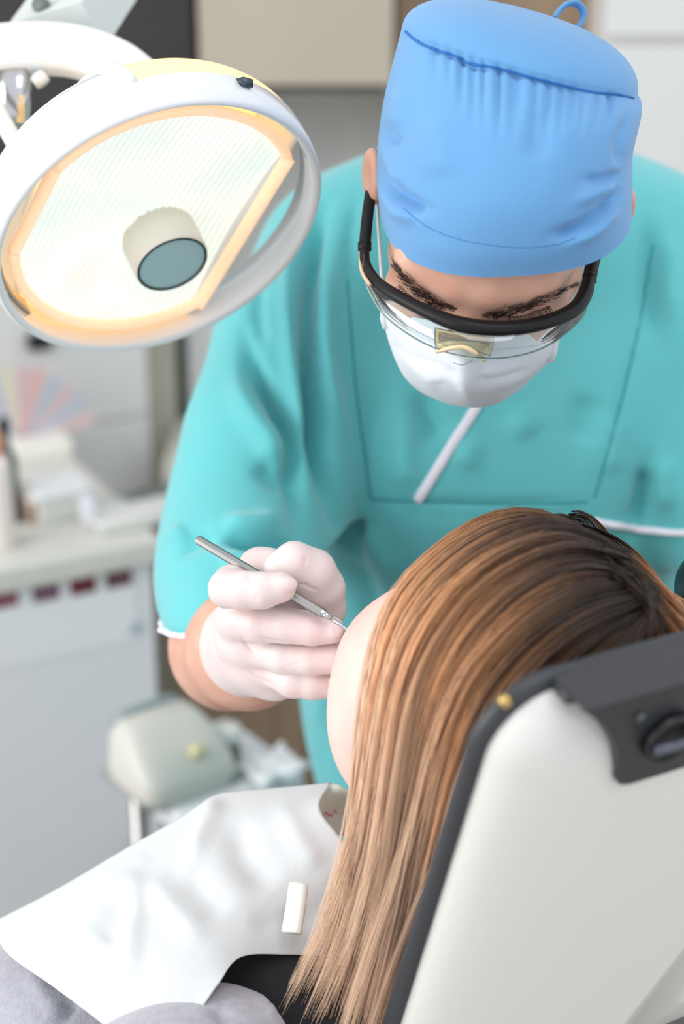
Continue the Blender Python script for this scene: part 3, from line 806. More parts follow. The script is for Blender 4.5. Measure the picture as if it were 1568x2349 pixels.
# ---- surgical cap: rings from the brim to the seam, then the puffed crown
NC, NT = 340, 120
Lk = [(870, 472), (863, 405), (866, 325), (884, 215), (926, 64)]
Rk = [(1425, 440), (1432, 380), (1440, 315), (1467, 240), (1461, 214)]
Mk = [(1180, 634), (1178, 570), (1175, 455), (1175, 300), (1172, 163)]
Dk = [(1.178, 0.112), (1.174, 0.126), (1.166, 0.134), (1.156, 0.124), (1.148, 0.098)]
lk, rk, mk_, dk = [cr(np.array(a, float), NT) for a in (Lk, Rk, Mk, Dk)]
th = np.linspace(0, 2 * math.pi, NC, endpoint=False)
cap_rings = []
for i in range(NT):
    dc_, bl = dk[i]; L_, R_ = C(*lk[i], dc_ + 0.012), C(*rk[i], dc_ - 0.008); c_ = (L_ + R_) / 2
    f_ = C(*mk_[i], dc_ - bl) - c_; e_ = (R_ - L_) / 2; u = i / (NT - 1)
    bk = C(1150, 330, dc_ + 0.10) - c_ if i == 0 else None
    ring = []
    for a in th:
        ca_, sa_ = math.cos(a), math.sin(a)
        p = c_ + e_ * math.copysign(abs(ca_) ** (0.8 + 0.1 * min(1, u * 2)), ca_) + (f_ * np.array([1, 1, 0]) * abs(sa_) ** (0.72 + 0.10 * min(1, u * 2)) + f_ * np.array([0, 0, 1]) * abs(sa_) ** (0.5 + 0.3 * min(1, u * 2)) if sa_ > 0 else f_ * sa_ * 0.95)
        ring.append(p)
    cap_rings.append(np.array(ring))
top = cap_rings[-1]; cen = top.mean(0); upv = nrm((0.14, 0.96, -0.20))
for s in np.linspace(0, 1, 26)[1:]:
    k = math.cos(s * math.pi / 2) ** 0.8
    cap_rings.append(cen + (top - cen) * k + upv * 0.034 * math.sin(s * math.pi / 2) ** 0.9)
V, F = rings(cap_rings, (False, True))
Fq = np.array([q for q in F if len(q) == 4])
gathers = []
for k in range(15):
    u = 0.12 + 0.055 * k + RNG.normal(0, 0.008); x = 930 + 530 * u; y = 66 + 150 * min(1, u * 1.25) ** 0.8 + 6
    ln = RNG.uniform(80, 170) * (0.6 + 0.8 * math.exp(-((u - 0.4) / 0.25) ** 2)); dx = (0.35 - u) * 25
    gathers.append(([(x, y), (x + dx * 0.4, y + ln * 0.5), (x + dx, y + ln)], RNG.uniform(7, 12), -RNG.uniform(0.0022, 0.0046), 'end'))
capfold = gathers + [
    ([(880, 275), (893, 310), (920, 330)], 13, -0.003), ([(868, 345), (880, 400), (905, 440), (950, 470), (985, 482)], 14, -0.0045), ([(872, 405), (900, 470), (960, 512)], 20, 0.003),
    ([(872, 300), (876, 350), (900, 395), (940, 425)], 18, 0.0025),
    ([(1425, 420), (1400, 465), (1360, 505), (1300, 535), (1265, 540)], 14, -0.0045), ([(1415, 460), (1370, 520), (1300, 560)], 18, 0.0025),
    ([(1428, 395), (1390, 410), (1330, 415)], 12, -0.0022), ([(1420, 428), (1370, 440), (1310, 470)], 16, 0.002),
    ([(925, 66), (960, 97), (1005, 116), (1040, 127), (1080, 146), (1150, 157), (1220, 177), (1300, 197), (1360, 211), (1460, 222)], 6, -0.0022),
    ([(925, 200), (905, 300)], 22, 0.002), ([(1240, 230), (1230, 380)], 30, -0.0018), ([(1000, 250), (1010, 420)], 40, 0.002),
    ([(1450, 250), (1420, 330), (1425, 390)], 14, -0.002)]
V = folds(V, Fq, [(c_[0], c_[1], c_[2] * (1.0 if len(c_) > 3 else 1.9), *c_[3:]) for c_ in capfold])
# thickness at the brim: turn the edge inwards
inner = np.array([cap_rings[0] * 1.0]); c0 = cap_rings[0].mean(0)
V2, F2 = rings([V[:NC], c0 + (V[:NC] - c0) * 0.975 + upv * 0.004, c0 + (V[:NC] - c0) * 0.955 + upv * 0.012], (False, False))
V, F = join([(V, F), (V2, [q[::-1] for q in F2])])
cap = mk('surgical_cap', V, F, M_CAP, dentist, cam_space=True)
CTREE = bvh(V, [q for q in F])
seam = hits(CTREE, cr(np.array([(930, 72), (960, 97), (1005, 116), (1040, 127), (1080, 146), (1150, 157), (1220, 177), (1300, 197), (1360, 211), (1410, 215), (1452, 226)], float), 90), 0.0002)
o = mk('cap_seam', *tube(seam, 0.0009, 6), M_STITCH, dentist, cam_space=True); o.parent = cap
st = hits(CTREE, cr(np.array([(925, 478), (980, 520), (1050, 548), (1130, 563), (1200, 568), (1270, 562), (1320, 546)], float), 160), 0.0001)
V, F = join([tube(st[i:i + 2], 0.0003, 4) for i in range(0, len(st) - 1, 2)])
o = mk('brim_stitching', V, F, M_STITCH, dentist, cam_space=True); o.parent = cap
lp = cr([C(*p) for p in ((1270, 42, 1.185), (1284, 22, 1.185), (1305, 8, 1.185), (1325, 10, 1.187), (1337, 28, 1.19), (1334, 48, 1.192), (1322, 66, 1.192))], 40)
o = mk('cap_loop', *tube(lp, 0.0045, 10, flat=0.45, up=(0.2, 0.1, -1)), M_CAP, dentist, cam_space=True); o.parent = cap

# ---- face mask
rows = [[(874, 700, 1.18), (955, 728, 1.14), (1065, 742, 1.112), (1185, 752, 1.128), (1284, 768, 1.165)],
        [(884, 752, 1.182), (962, 795, 1.135), (1062, 812, 1.100), (1178, 818, 1.118), (1272, 806, 1.165)],
        [(903, 812, 1.188), (972, 855, 1.142), (1066, 872, 1.108), (1168, 872, 1.125), (1250, 836, 1.170)],
        [(934, 870, 1.198), (1000, 898, 1.160), (1076, 910, 1.135), (1150, 900, 1.148), (1216, 866, 1.182)],
        [(985, 908, 1.215), (1035, 926, 1.192), (1085, 932, 1.178), (1135, 925, 1.186), (1178, 900, 1.20)],
        [(1000, 890, 1.235), (1040, 905, 1.215), (1085, 910, 1.205), (1130, 903, 1.21), (1165, 880, 1.22)]]
G = ctrl(rows, 80, 80)
V = G.reshape(-1, 3); Fq = np.array(grid_faces(80, 80))
n_ = vnormals(V, Fq)
if (n_ * V).sum() > 0: Fq = Fq[:, ::-1]
V = folds(V, Fq, [([(1065, 800), (1060, 850), (1080, 930)], 16, 0.0030), ([(1062, 860), (1030, 850), (930, 810), (895, 770)], 12, -0.0022), ([(1070, 880), (1150, 868), (1230, 840)], 12, -0.0022),
                  ([(905, 780), (960, 850), (1010, 900)], 16, 0.0025), ([(1240, 850), (1170, 900), (1120, 925)], 14, 0.002), ([(1100, 830), (1120, 900)], 18, -0.0018), ([(1000, 830), (1000, 880)], 20, 0.0018)])
G = V.reshape(80, 80, 3)
m_ = mk('face_mask', *sheet(G, 0.0016), M_MASK, dentist, cam_space=True)
MT = bvh(V, Fq)
M_EMB = mat('mask_embossing', (196, 204, 212), 0.8)
for pl in ([(912, 735), (960, 762), (1010, 788), (1040, 800)], [(1090, 806), (1150, 802), (1210, 796), (1255, 788)], [(1042, 832), (1060, 836), (1082, 826)]):
    q = hits(MT, cr(np.array(pl, float), 60), 0.001)
    if len(q) > 10:
        V, F = join([tube(q[i:i + 2], 0.0004, 4) for i in range(0, len(q) - 1, 2)])
        o = mk('mask_welt', V, F, M_EMB, dentist, cam_space=True); o.parent = m_
for pts in (((1262, 772, 1.160), (1266, 800, 1.160), (1258, 830, 1.162)), ((886, 706, 1.178), (884, 730, 1.178), (890, 752, 1.178))):
    o = mk('mask_fold', *tube([C(*p) for p in pts], 0.0042, 10, flat=0.5, up=(1, 0, 0.2)), M_MASK, dentist, cam_space=True); o.parent = m_
for pts in (((1272, 785, 1.165), (1340, 640, 1.19), (1418, 490, 1.20)), ((880, 712, 1.182), (872, 590, 1.19), (862, 430, 1.21))):
    o = mk('ear_loop', *tube(cr([C(*p) for p in pts], 20), 0.0012, 8), M_MASK, dentist, cam_space=True); o.parent = m_

# ---- safety glasses
gl = thing('safety_glasses', toW(C(1080, 740, 1.085)), 'clear safety glasses with a thick black brow bar worn over the mask', 'glasses')
M_FRAME = mat('matt_black_frame', (14, 13, 15), 0.45, spec=0.3)
bar = [(836, 560, 1.150), (838, 606, 1.138), (862, 645, 1.122), (905, 676, 1.106), (960, 706, 1.094), (1015, 731, 1.086), (1065, 747, 1.082), (1130, 754, 1.083), (1200, 750, 1.088), (1265, 734, 1.098), (1318, 708, 1.112), (1342, 672, 1.126), (1352, 630, 1.140)]
bw = [0.0035, 0.0043, 0.0046, 0.0048, 0.0050, 0.0056, 0.0064, 0.0062, 0.0058, 0.0056, 0.0058, 0.0058, 0.0046]
K = cr([C(*p) for p in bar], 100); R_ = cr(np.array(bw)[:, None], 100)[:, 0]
mk('brow_bar', *tube(K, R_ * 0.86, 16, flat=1.05, up=tuple(h_a)), M_FRAME, gl, cam_space=True)
for pts in (((836, 566, 1.148), (842, 500, 1.168), (852, 430, 1.19), (862, 380, 1.21)), ((1351, 640, 1.138), (1362, 590, 1.155), (1385, 530, 1.18), (1408, 470, 1.205))):
    s_ = 1 if pts[0][0] > 1000 else -1
    tm = mk('temple', *tube(cr([C(*p) for p in pts], 24), [0.0042 if s_ > 0 else 0.0036] * 24, 10, flat=1.15, square=0.6), M_FRAME, gl, cam_space=True)
    if s_ < 0:
        e = cr([C(p[0] - 9, p[1] + 4, p[2] + 0.002) for p in pts[::-1]] + [C(829, 620, 1.132), C(848, 654, 1.118)], 40)
        mk('clear_edge', *tube(e, 0.0014, 8), mat('champagne_edge', (216, 178, 146), 0.15, coat=0.6), gl, cam_space=True)
    h_ = C(*pts[0]); mk('hinge', *tube([h_ - [0, 0.003, 0], h_ + [0, 0.003, 0]], 0.0048, 8, square=0.7), M_FRAME, gl, cam_space=True)
lo_edge = [(831, 622, 1.132), (846, 668, 1.122), (880, 722, 1.110), (938, 768, 1.096), (1000, 800, 1.086), (1065, 818, 1.081), (1135, 823, 1.082), (1205, 813, 1.088), (1262, 790, 1.098), (1308, 756, 1.112), (1338, 722, 1.124), (1346, 690, 1.132), (1352, 660, 1.138)]
rows = [bar, [tuple((np.array(a) * 0.5 + np.array(b) * 0.5) - [0, 0, 0.004]) for a, b in zip(bar, lo_edge)], lo_edge]
G = ctrl(rows, 14, 90)
mk('lens', *sheet(G, 0.0016), clear_mat('clear_polycarbonate', (244, 250, 250), 0.05), gl, cam_space=True)
mk('lens_rim', *tube(cr([C(*p) for p in lo_edge], 90), 0.0006, 6), mat('lens_rim_plastic', (206, 232, 232), 0.2, coat=0.5), gl, cam_space=True)
M_AMB = clear_mat('amber_silicone', (248, 232, 190), 0.06, 0.3)
rows = [[(998, 752, 1.098), (1030, 760, 1.092), (1065, 765, 1.09), (1100, 768, 1.091), (1130, 768, 1.097)],
        [(998, 785, 1.094), (1030, 782, 1.086), (1065, 782, 1.084), (1100, 786, 1.086), (1130, 790, 1.093)],
        [(1004, 806, 1.094), (1035, 797, 1.086), (1062, 795, 1.084), (1092, 806, 1.086), (1122, 818, 1.093)]]
mk('nose_pad', *sheet(ctrl(rows, 12, 20), 0.002), M_AMB, gl, cam_space=True)
mk('nose_bridge', *tube(cr([C(*p) for p in ((1000, 806, 1.088), (1035, 798, 1.080), (1062, 796, 1.078), (1085, 806, 1.079), (1112, 826, 1.085))], 30), 0.0016, 8), mat('amber_edge', (222, 198, 158), 0.25), gl, cam_space=True)

# ---- scrub top
f = Field(np.array([-0.30, -0.48, 1.20]), np.array([0.62, 0.34, 1.86]), 0.0042)
f.ell(C(1140, 860, 1.53), (0.20, 0.24, 0.145), 0.05)
f.ell(C(1130, 1420, 1.63), (0.196, 0.36, 0.150), 0.08)
f.ell(C(1000, 980, 1.50), (0.11, 0.16, 0.11), 0.06)
f.ell(C(1290, 980, 1.50), (0.11, 0.16, 0.11), 0.06)
f.cone(C(830, 600, 1.50), C(1460, 600, 1.50), 0.070, 0.070, 0.06)
f.cone(C(1000, 560, 1.47), C(1290, 560, 1.47), 0.070, 0.070, 0.06)
# image-left arm
f.chain([(775, 625, 1.49, 0.073), (690, 800, 1.455, 0.068), (608, 1010, 1.42, 0.061), (555, 1200, 1.395, 0.056), (546, 1330, 1.352, 0.057), (545, 1440, 1.305, 0.057)], 0.045)
f.chain([(700, 900, 1.47, 0.06), (640, 1100, 1.425, 0.060), (610, 1260, 1.400, 0.055), (600, 1400, 1.38, 0.05)], 0.025)
# image-right arm
f.chain([(1500, 625, 1.49, 0.075), (1610, 820, 1.46, 0.072), (1690, 1060, 1.44, 0.066), (1730, 1300, 1.41, 0.062)], 0.045)
# bottom hem
f.cut(C(1130, 1980, 1.62), nrm((0, -1, 0.25)))
# sleeve hems
hem_c, hem_n = C(500, 1352, 1.37), nrm(C(505, 1420, 1.35) - C(530, 1200, 1.40) + np.array([-0.004, 0.012, -0.03]))
A, B = C(403, 1384, 1.37), C(640, 1316, 1.345)
def cut_local(fld, p, n, c, r):
    q = fld.blk(np.asarray(c) - r, np.asarray(c) + r); sl, x, y, z = q
    d = (x - p[0]) * n[0] + (y - p[1]) * n[1] + (z - p[2]) * n[2]
    fld.F[sl] = np.maximum(fld.F[sl], d.astype(np.float32))
hn = nrm(np.cross(B - A, np.array([0.25, 0.34, 1.0])))
if hn[1] > 0: hn = -hn
cut_local(f, A, hn, C(530, 1445, 1.34), 0.105)
SV, SQ = f.mesh(3)
scrub_folds = [
    ([(745, 470), (715, 560), (703, 680), (703, 820), (715, 950), (740, 1080), (770, 1200)], 16, -0.013), ([(700, 500), (668, 640), (672, 800), (682, 980), (685, 1240)], 18, 0.007),
    ([(765, 560), (745, 700), (750, 880), (790, 1050)], 24, 0.006),
    ([(560, 760), (585, 860), (625, 930), (668, 1000), (676, 1100), (682, 1250)], 17, -0.011), ([(535, 840), (570, 930), (620, 1010), (640, 1080)], 26, 0.006),
    ([(590, 1060), (620, 1090), (665, 1120)], 20, -0.006), ([(505, 1228), (560, 1242), (640, 1252), (680, 1256)], 12, -0.009), ([(500, 1200), (580, 1205), (650, 1190)], 22, 0.005),
    ([(400, 1262), (450, 1240), (500, 1232)], 16, -0.005), ([(395, 1240), (430, 1218)], 18, 0.004), ([(500, 1275), (560, 1290), (620, 1300)], 18, 0.004),
    ([(600, 600), (590, 720), (610, 800)], 14, -0.004), ([(820, 440), (800, 560), (800, 700)], 12, -0.003), ([(845, 450), (835, 560)], 14, 0.003),
    ([(955, 880), (985, 960), (1020, 1010)], 28, -0.006), ([(930, 930), (930, 1050), (940, 1130)], 26, 0.004), ([(1090, 1000), (1060, 1080)], 24, 0.003),
    ([(1180, 940), (1220, 1000)], 30, 0.004), ([(1350, 900), (1330, 1020)], 30, -0.004), ([(1395, 940), (1400, 1100)], 26, 0.003),
    ([(1490, 470), (1480, 640), (1500, 800)], 16, -0.005), ([(1530, 520), (1540, 760)], 20, 0.004), ([(1480, 1060), (1470, 1150), (1440, 1240)], 18, -0.007), ([(1520, 1040), (1530, 1180)], 22, 0.005),
    ([(790, 1260), (850, 1400), (860, 1560)], 26, -0.006), ([(830, 1200), (900, 1330)], 26, 0.004), ([(740, 1300), (760, 1500), (730, 1700)], 26, 0.005), ([(850, 1150), (1100, 1156), (1340, 1150)], 7, -0.0022),
    ([(820, 760), (835, 950), (850, 1140)], 6, -0.0012), ([(1500, 560), (1440, 850), (1352, 1140)], 6, -0.0015), ([(1360, 1200), (1568, 1226)], 8, 0.002)]
for x in range(930, 1330, 22):
    scrub_folds.append(([(x, 1160), (x + RNG.uniform(-6, 6), 1160 + RNG.uniform(25, 60))], 5, -0.0015))
SV = folds(SV, SQ, [(p_, w_ * 1.1, a_ * (2.7 if a_ <= -0.009 else 2.0)) for p_, w_, a_ in scrub_folds])
SV = relax(SV, SQ, 0.35)
N = vnormals(SV, SQ)
scrub = mk('scrub_top', SV, SQ, M_TEAL, dentist, cam_space=True)
STREE = bvh(SV, SQ)
def on_scrub(name, pts, r, m, flat=1.0, n=60, lift=0.0004):
    q = hits(STREE, cr(np.asarray(pts, float), n), lift)
    if len(q) < 4: return None
    q = q[np.concatenate([[True], np.abs(np.diff(q[:, 2])) < 0.03])]
    for _ in range(3): q[1:-1] = (q[:-2] + 2 * q[1:-1] + q[2:]) / 4
    o = mk(name, *tube(q, r, 10, flat=flat, up=(0, 0, -1)), m, dentist, cam_space=True); o.parent = scrub; return o
on_scrub('neck_placket', [(1110, 905), (957, 1148)], 0.0022, M_PIPE, flat=2.0, lift=0.0012)
on_scrub('pocket_piping', [(1362, 1194), (1400, 1203), (1460, 1213), (1560, 1222), (1640, 1222)], 0.0018, M_PIPE, flat=1.7, lift=0.0012)
on_scrub('pocket_seam', [(1360, 1200), (1352, 1260), (1348, 1340)], 0.0008, M_SEAM)
on_scrub('yoke_seam', [(850, 1143), (950, 1150), (1100, 1152), (1230, 1155), (1345, 1150)], 0.0009, M_SEAM)
on_scrub('princess_seam', [(796, 640), (806, 780), (820, 930), (838, 1060), (850, 1143)], 0.0008, M_SEAM)
on_scrub('princess_seam', [(1498, 560), (1470, 720), (1435, 880), (1400, 1010), (1362, 1140)], 0.0008, M_SEAM)
on_scrub('slit_piping', [(706, 1735), (706, 1770), (716, 1800)], 0.0022, M_PIPE, flat=1.4)
# white piping around the sleeve hem
ring_pts = []
near = np.abs((SV - A) @ hn) < 0.0035
cand = SV[near & (np.linalg.norm(SV - C(520, 1390, 1.345), axis=1) < 0.095)]
if len(cand) > 20:
    cc = cand.mean(0); e1 = nrm(np.cross(hn, (0, 0, 1))); e2 = np.cross(hn, e1)
    an = np.arctan2((cand - cc) @ e2, (cand - cc) @ e1); rr = np.hypot((cand - cc) @ e2, (cand - cc) @ e1)
    for a in np.linspace(-math.pi, math.pi, 48, endpoint=False):
        w_ = np.abs((an - a + math.pi) % (2 * math.pi) - math.pi) < 0.12
        if w_.any(): ring_pts.append(cc + np.percentile(rr[w_], 92) * (math.cos(a) * e1 + math.sin(a) * e2))
    ring_pts = np.array(ring_pts); ring_pts = np.vstack([ring_pts, ring_pts[:2]])
    o = mk('sleeve_piping', *tube(ring_pts, 0.0026, 10, flat=1.3, up=tuple(hn)), M_PIPE, dentist, cam_space=True); o.parent = scrub

# ---- trousers and shoes reaching the floor
P_ = lambda x, y, z: np.array([x, y, z], float)
hipw = toW(C(1130, 1850, 1.64)); fx, fy = hipw[0], hipw[1]
def to_cam(p): q = np.asarray(p) - CAM; return np.stack([q @ AX_R, q @ AX_U, q @ AX_F], -1)
f = Field(P_(fx - 0.3, fy - 0.25, 0.0), P_(fx + 0.3, fy + 0.35, hipw[2] + 0.12), 0.009)
f.ell(P_(fx, fy + 0.02, hipw[2] - 0.02), (0.17, 0.13, 0.13), 0.05)
for s in (-1, 1):
    f.cone(P_(fx + s * 0.085, fy + 0.02, hipw[2] - 0.06), P_(fx + s * 0.11, fy + 0.04, 0.42), 0.09, 0.07, 0.04)
    f.cone(P_(fx + s * 0.11, fy + 0.04, 0.42), P_(fx + s * 0.12, fy + 0.09, 0.09), 0.07, 0.058, 0.03)
V, Q = f.mesh(2); mk('trousers', V, Q, M_TEAL, dentist)
for s in (-1, 1):
    f = Field(P_(fx + s * 0.12 - 0.08, fy - 0.2, 0.001), P_(fx + s * 0.12 + 0.08, fy + 0.2, 0.16), 0.006)
    f.ell(P_(fx + s * 0.12, fy + 0.09, 0.055), (0.045, 0.06, 0.054), 0.02); f.ell(P_(fx + s * 0.125, fy - 0.02, 0.04), (0.048, 0.11, 0.038), 0.03)
    V, Q = f.mesh(2); mk('shoe', V, Q, M_SHOE, dentist)

# ---- gloved hand holding the probe
def crop(cx, cy, d, r): return (380 + cx / 2.6133, 1150 + cy / 2.6133, d, r)
f = Field(C(480, 1625, 1.20) - [0.01, 0.01, 0.13], C(830, 1240, 1.16) + [0.01, 0.01, 0.06], 0.0013)
# palm and knuckles
f.chain([crop(560, 560, 1.165, 0.018), crop(520, 760, 1.165, 0.020), crop(600, 900, 1.172, 0.020), crop(680, 1000, 1.178, 0.017)], 0.012)
f.chain([crop(650, 640, 1.165, 0.020), crop(780, 720, 1.168, 0.022), crop(760, 900, 1.172, 0.022)], 0.014)
f.chain([crop(600, 800, 1.18, 0.026), (*WRI, 0.033), (575, 1482, 1.215, 0.038)], 0.016)
# little, ring and middle finger (bent at the knuckle, then pointing right)
f.chain([crop(650, 980, 1.175, 0.013), crop(600, 985, 1.158, 0.0125), crop(760, 1075, 1.146, 0.0118), crop(880, 1095, 1.144, 0.0108), crop(1010, 1100, 1.144, 0.0096)], 0.003)
f.chain([crop(560, 860, 1.172, 0.014), crop(500, 870, 1.150, 0.0130), crop(700, 930, 1.138, 0.0119), crop(860, 945, 1.132, 0.0113), crop(1020, 938, 1.130, 0.0110), crop(1120, 935, 1.130, 0.0098)], 0.0018)
f.chain([crop(540, 720, 1.165, 0.014), crop(440, 710, 1.140, 0.0140), crop(560, 735, 1.128, 0.0133), crop(720, 745, 1.122, 0.0122), crop(880, 762, 1.118, 0.0118), crop(990, 772, 1.1165, 0.0094)], 0.0018)
# back-of-hand edge towards the wrist
f.chain([crop(420, 690, 1.150, 0.013), crop(455, 840, 1.158, 0.014), crop(545, 960, 1.166, 0.014), crop(660, 1060, 1.172, 0.012)], 0.012)
# thumb arching behind the probe
f.chain([crop(840, 700, 1.165, 0.016), crop(945, 640, 1.152, 0.0150), crop(935, 520, 1.142, 0.0152), crop(880, 425, 1.132, 0.0155), crop(770, 372, 1.126, 0.0142), crop(680, 400, 1.124, 0.0110)], 0.005)
f.ell(C(*crop(840, 560, 1.158, 0)[:3]), (0.022, 0.020, 0.010), 0.008)
f.chain([crop(560, 400, 1.155, 0.0150), crop(620, 420, 1.150, 0.015), crop(600, 560, 1.158, 0.018)], 0.006)
# index finger in front of the probe
f.chain([crop(520, 590, 1.155, 0.015), crop(400, 500, 1.128, 0.0140), crop(372, 525, 1.112, 0.0132), crop(470, 535, 1.101, 0.0132), crop(580, 535, 1.0965, 0.0122), crop(690, 515, 1.0960, 0.0102)], 0.0018)
f.ell(C(*crop(715, 497, 1.0885, 0)[:3]), (0.0085, 0.0058, 0.0045), 0.002)
f.ell(C(*crop(1015, 770, 1.109, 0)[:3]), (0.0055, 0.0058, 0.0035), 0.002)
GV, GQ = f.mesh(1)
gc = lambda pts, w, a: ([(380 + x / 2.6133, 1150 + y / 2.6133) for x, y in pts], w, a)
GV = folds(GV, GQ, [gc([(790, 490), (850, 515), (920, 540)], 3.0, -0.0012), gc([(800, 500), (870, 500)], 3, -0.0010), gc([(840, 330), (835, 380)], 4, -0.0006), gc([(505, 440), (490, 480)], 4, -0.0008),
    gc([(440, 790), (500, 880), (560, 960)], 3.5, -0.0010), gc([(560, 810), (640, 835), (760, 850)], 3, -0.0008), gc([(700, 1000), (820, 960), (960, 930)], 3, -0.0004),
    gc([(690, 470), (720, 450), (765, 470)], 2.5, -0.0006), gc([(1000, 740), (1020, 770), (1015, 800)], 2.5, -0.0006), gc([(550, 600), (545, 560)], 4, -0.0004),
    gc([(480, 1000), (560, 1060), (660, 1110)], 3, -0.0012), gc([(960, 1060), (975, 1100), (960, 1140)], 3, -0.0006), gc([(850, 700), (900, 720), (960, 716)], 3, -0.0004)])
mk('glove', GV, GQ, M_GLOVE, dentist, cam_space=True)
# other gloved hand, behind the headrest
f = Field(C(1640, 1730, 1.15) - 0.11, C(1640, 1730, 1.15) + 0.11, 0.0028)
f.chain([(1660, 1690, 1.18, 0.029), (1640, 1730, 1.15, 0.028), (1620, 1760, 1.13, 0.026)], 0.012)
for i, (dx, dy) in enumerate(((-60, 40), (-40, 80), (-12, 98), (22, 92))):
    q = (1600 + 14 * i, 1758 + 10 * i, 1.125 + 0.004 * i)
    f.chain([(*q, 0.0125), (q[0] + dx * 0.6, q[1] + dy * 0.6, q[2] - 0.012, 0.0115), (q[0] + dx, q[1] + dy * 1.2, q[2] - 0.006, 0.0095)], 0.003)
f.chain([(1620, 1715, 1.14, 0.016), (1585, 1712, 1.115, 0.0135), (1555, 1735, 1.105, 0.011)], 0.005)
V, Q = f.mesh(2); mk('glove', V, Q, M_GLOVE, dentist, cam_space=True)

# ---- probe
pr = thing('dental_probe', toW(C(808, 1452, 1.09)), 'slim steel dental probe held in the white gloved hand', 'probe')
pA_, pB_, pC_ = C(452, 1237, 1.137), C(744, 1409, 1.1015), C(812, 1455, 1.093)
ax = nrm(pB_ - pA_)
mk('handle', *tube([pA_, pA_ + ax * 0.0015, pB_ - ax * 0.002, pB_], [0.0027, 0.0033, 0.0033, 0.0028], 8), M_STEEL, pr, cam_space=True, smooth=False)
kn_ = [tube([pB_ - ax * (0.004 + 0.0016 * i), pB_ - ax * (0.0047 + 0.0016 * i)], 0.00355, 8) for i in range(22)]
V, F = join(kn_); mk('grip_rings', V, F, M_STEEL, pr, cam_space=True, smooth=False)
mk('collar', *tube([pB_ - ax * 0.001, pB_ + ax * 0.002, pB_ + ax * 0.005], [0.0027, 0.0024, 0.0017], 12), M_CHROME, pr, cam_space=True)
mk('shank', *tube([pB_ + ax * 0.004, (pB_ + pC_) / 2, pC_, pC_ + nrm(pC_ - pB_) * 0.012], [0.0017, 0.0013, 0.0009, 0.0005], 10), M_CHROME, pr, cam_space=True)

# ------------------------------------------------------------------ dental chair (upper backrest with white shell)
M_SHELL = mat('white_shell', (226, 225, 220), 0.28, coat=0.4)
M_TRIM = mat('charcoal_upholstery', (52, 54, 58), 0.42)
M_BRKT = mat('dark_bracket', (46, 47, 51), 0.35)
def cam_dir(v): return toW(np.array(v, float)) - CAM
c_s, c_t, c_n = [nrm(cam_dir(v)) for v in ((0.8632, 0.1682, 0.4761), (0.1697, 0.7913, -0.5873), (0.4755, -0.5878, -0.6545))]
corner = W(1144, 1606, 0.865)                               # where the left and top edges of the shell would meet
def K_(s, t, n): return corner + c_s * s + c_t * t + c_n * n
CW, CHT, CR_ = 0.42, 0.362, 0.040
chair = thing('dental_chair', K_(CW / 2, -0.5, 0) * [1, 1, 0], 'dental chair with white backrest shell and charcoal trim', 'dental chair')
def outline(inset, r, bottom=CHT, n=14):
    pts = []
    w0, w1, t0, t1 = inset, CW - inset, -bottom + inset * 0, -inset
    for cx, cy, a0 in ((w1 - r, t1 - r, 0), (w0 + r, t1 - r, 90)):
        for a in np.linspace(a0, a0 + 90, n):
            pts.append((cx + r * math.cos(math.radians(a)), cy + r * math.sin(math.radians(a))))
    for x, y in zip(np.linspace(w0, w0, 12), np.linspace(t1 - r, t0, 13)[1:]): pts.append((x, y))
    for x in np.linspace(w0, w1, 20)[1:]: pts.append((x, t0))
    for y in np.linspace(t0, t1 - r, 13)[1:-1]: pts.append((w1, y))
    return pts
def ring_at(inset, n_, r=None, bottom=CHT):
    return [K_(x, y, n_) for x, y in outline(inset, max(0.02, (r or CR_) - inset * 0.6), bottom)]
# white shell bulging out of the back
V, F = rings([ring_at(i, n) for i, n in ((0.0, -0.012), (0.001, 0.000), (0.006, 0.008), (0.016, 0.015), (0.034, 0.021), (0.06, 0.0245), (0.10, 0.026), (0.14, 0.0263), (0.18, 0.0264))])
mk('back_shell', V, F, M_SHELL, chair)
# charcoal cushion edge around the shell
tr = np.array(ring_at(0.002, -0.006)); k0 = 0
V, F = rings([ring_at(i, n) for i, n in ((0.010, 0.000), (-0.001, 0.001), (-0.005, -0.002), (-0.006, -0.006), (-0.003, -0.011), (0.008, -0.017), (0.04, -0.024))])
mk('cushion', V, F, M_TRIM, chair)
# dark bracket with the knob
bo = []
for s, t in ((0.050, 0.002), (0.064, -0.012), (0.076, -0.028), (0.086, -0.046), (0.0925, -0.064), (0.096, -0.077), (0.104, -0.082), (0.118, -0.083), (0.20, -0.083), (0.29, -0.082), (0.296, -0.05), (0.29, 0.002)):
    bo.append((s - 0.017, t * 0.88 + 0.006))
bo = cr(np.array(bo), 70)
V, F = rings([[K_(s, t, n) for s, t in bo] for n in (0.002, 0.0285)], (False, True))
mk('bracket', V, F, M_BRKT, chair, smooth=False)
V, F = rings([[K_(x, y, n) for x, y in ((0.035, -0.004), (0.31, -0.004), (0.312, 0.002), (0.30, 0.006), (0.06, 0.006), (0.035, 0.004))] for n in (-0.010, 0.004, 0.014)])
bevel(mk('top_cap', V, F, M_BRKT, chair, smooth=False), 0.004)
kc = lambda s, t, n: K_(0.102 + s, -0.031 + t, n - 0.009)
kr = lambda r, n: [kc(r * math.cos(a), r * math.sin(a), n) for a in np.linspace(0, 2 * math.pi, 36, endpoint=False)]
kb = mk('knob', *rings([kr(r, n) for r, n in ((0.0165, 0.036), (0.0165, 0.042), (0.0145, 0.045), (0.013, 0.041))]), M_BLACK, chair)
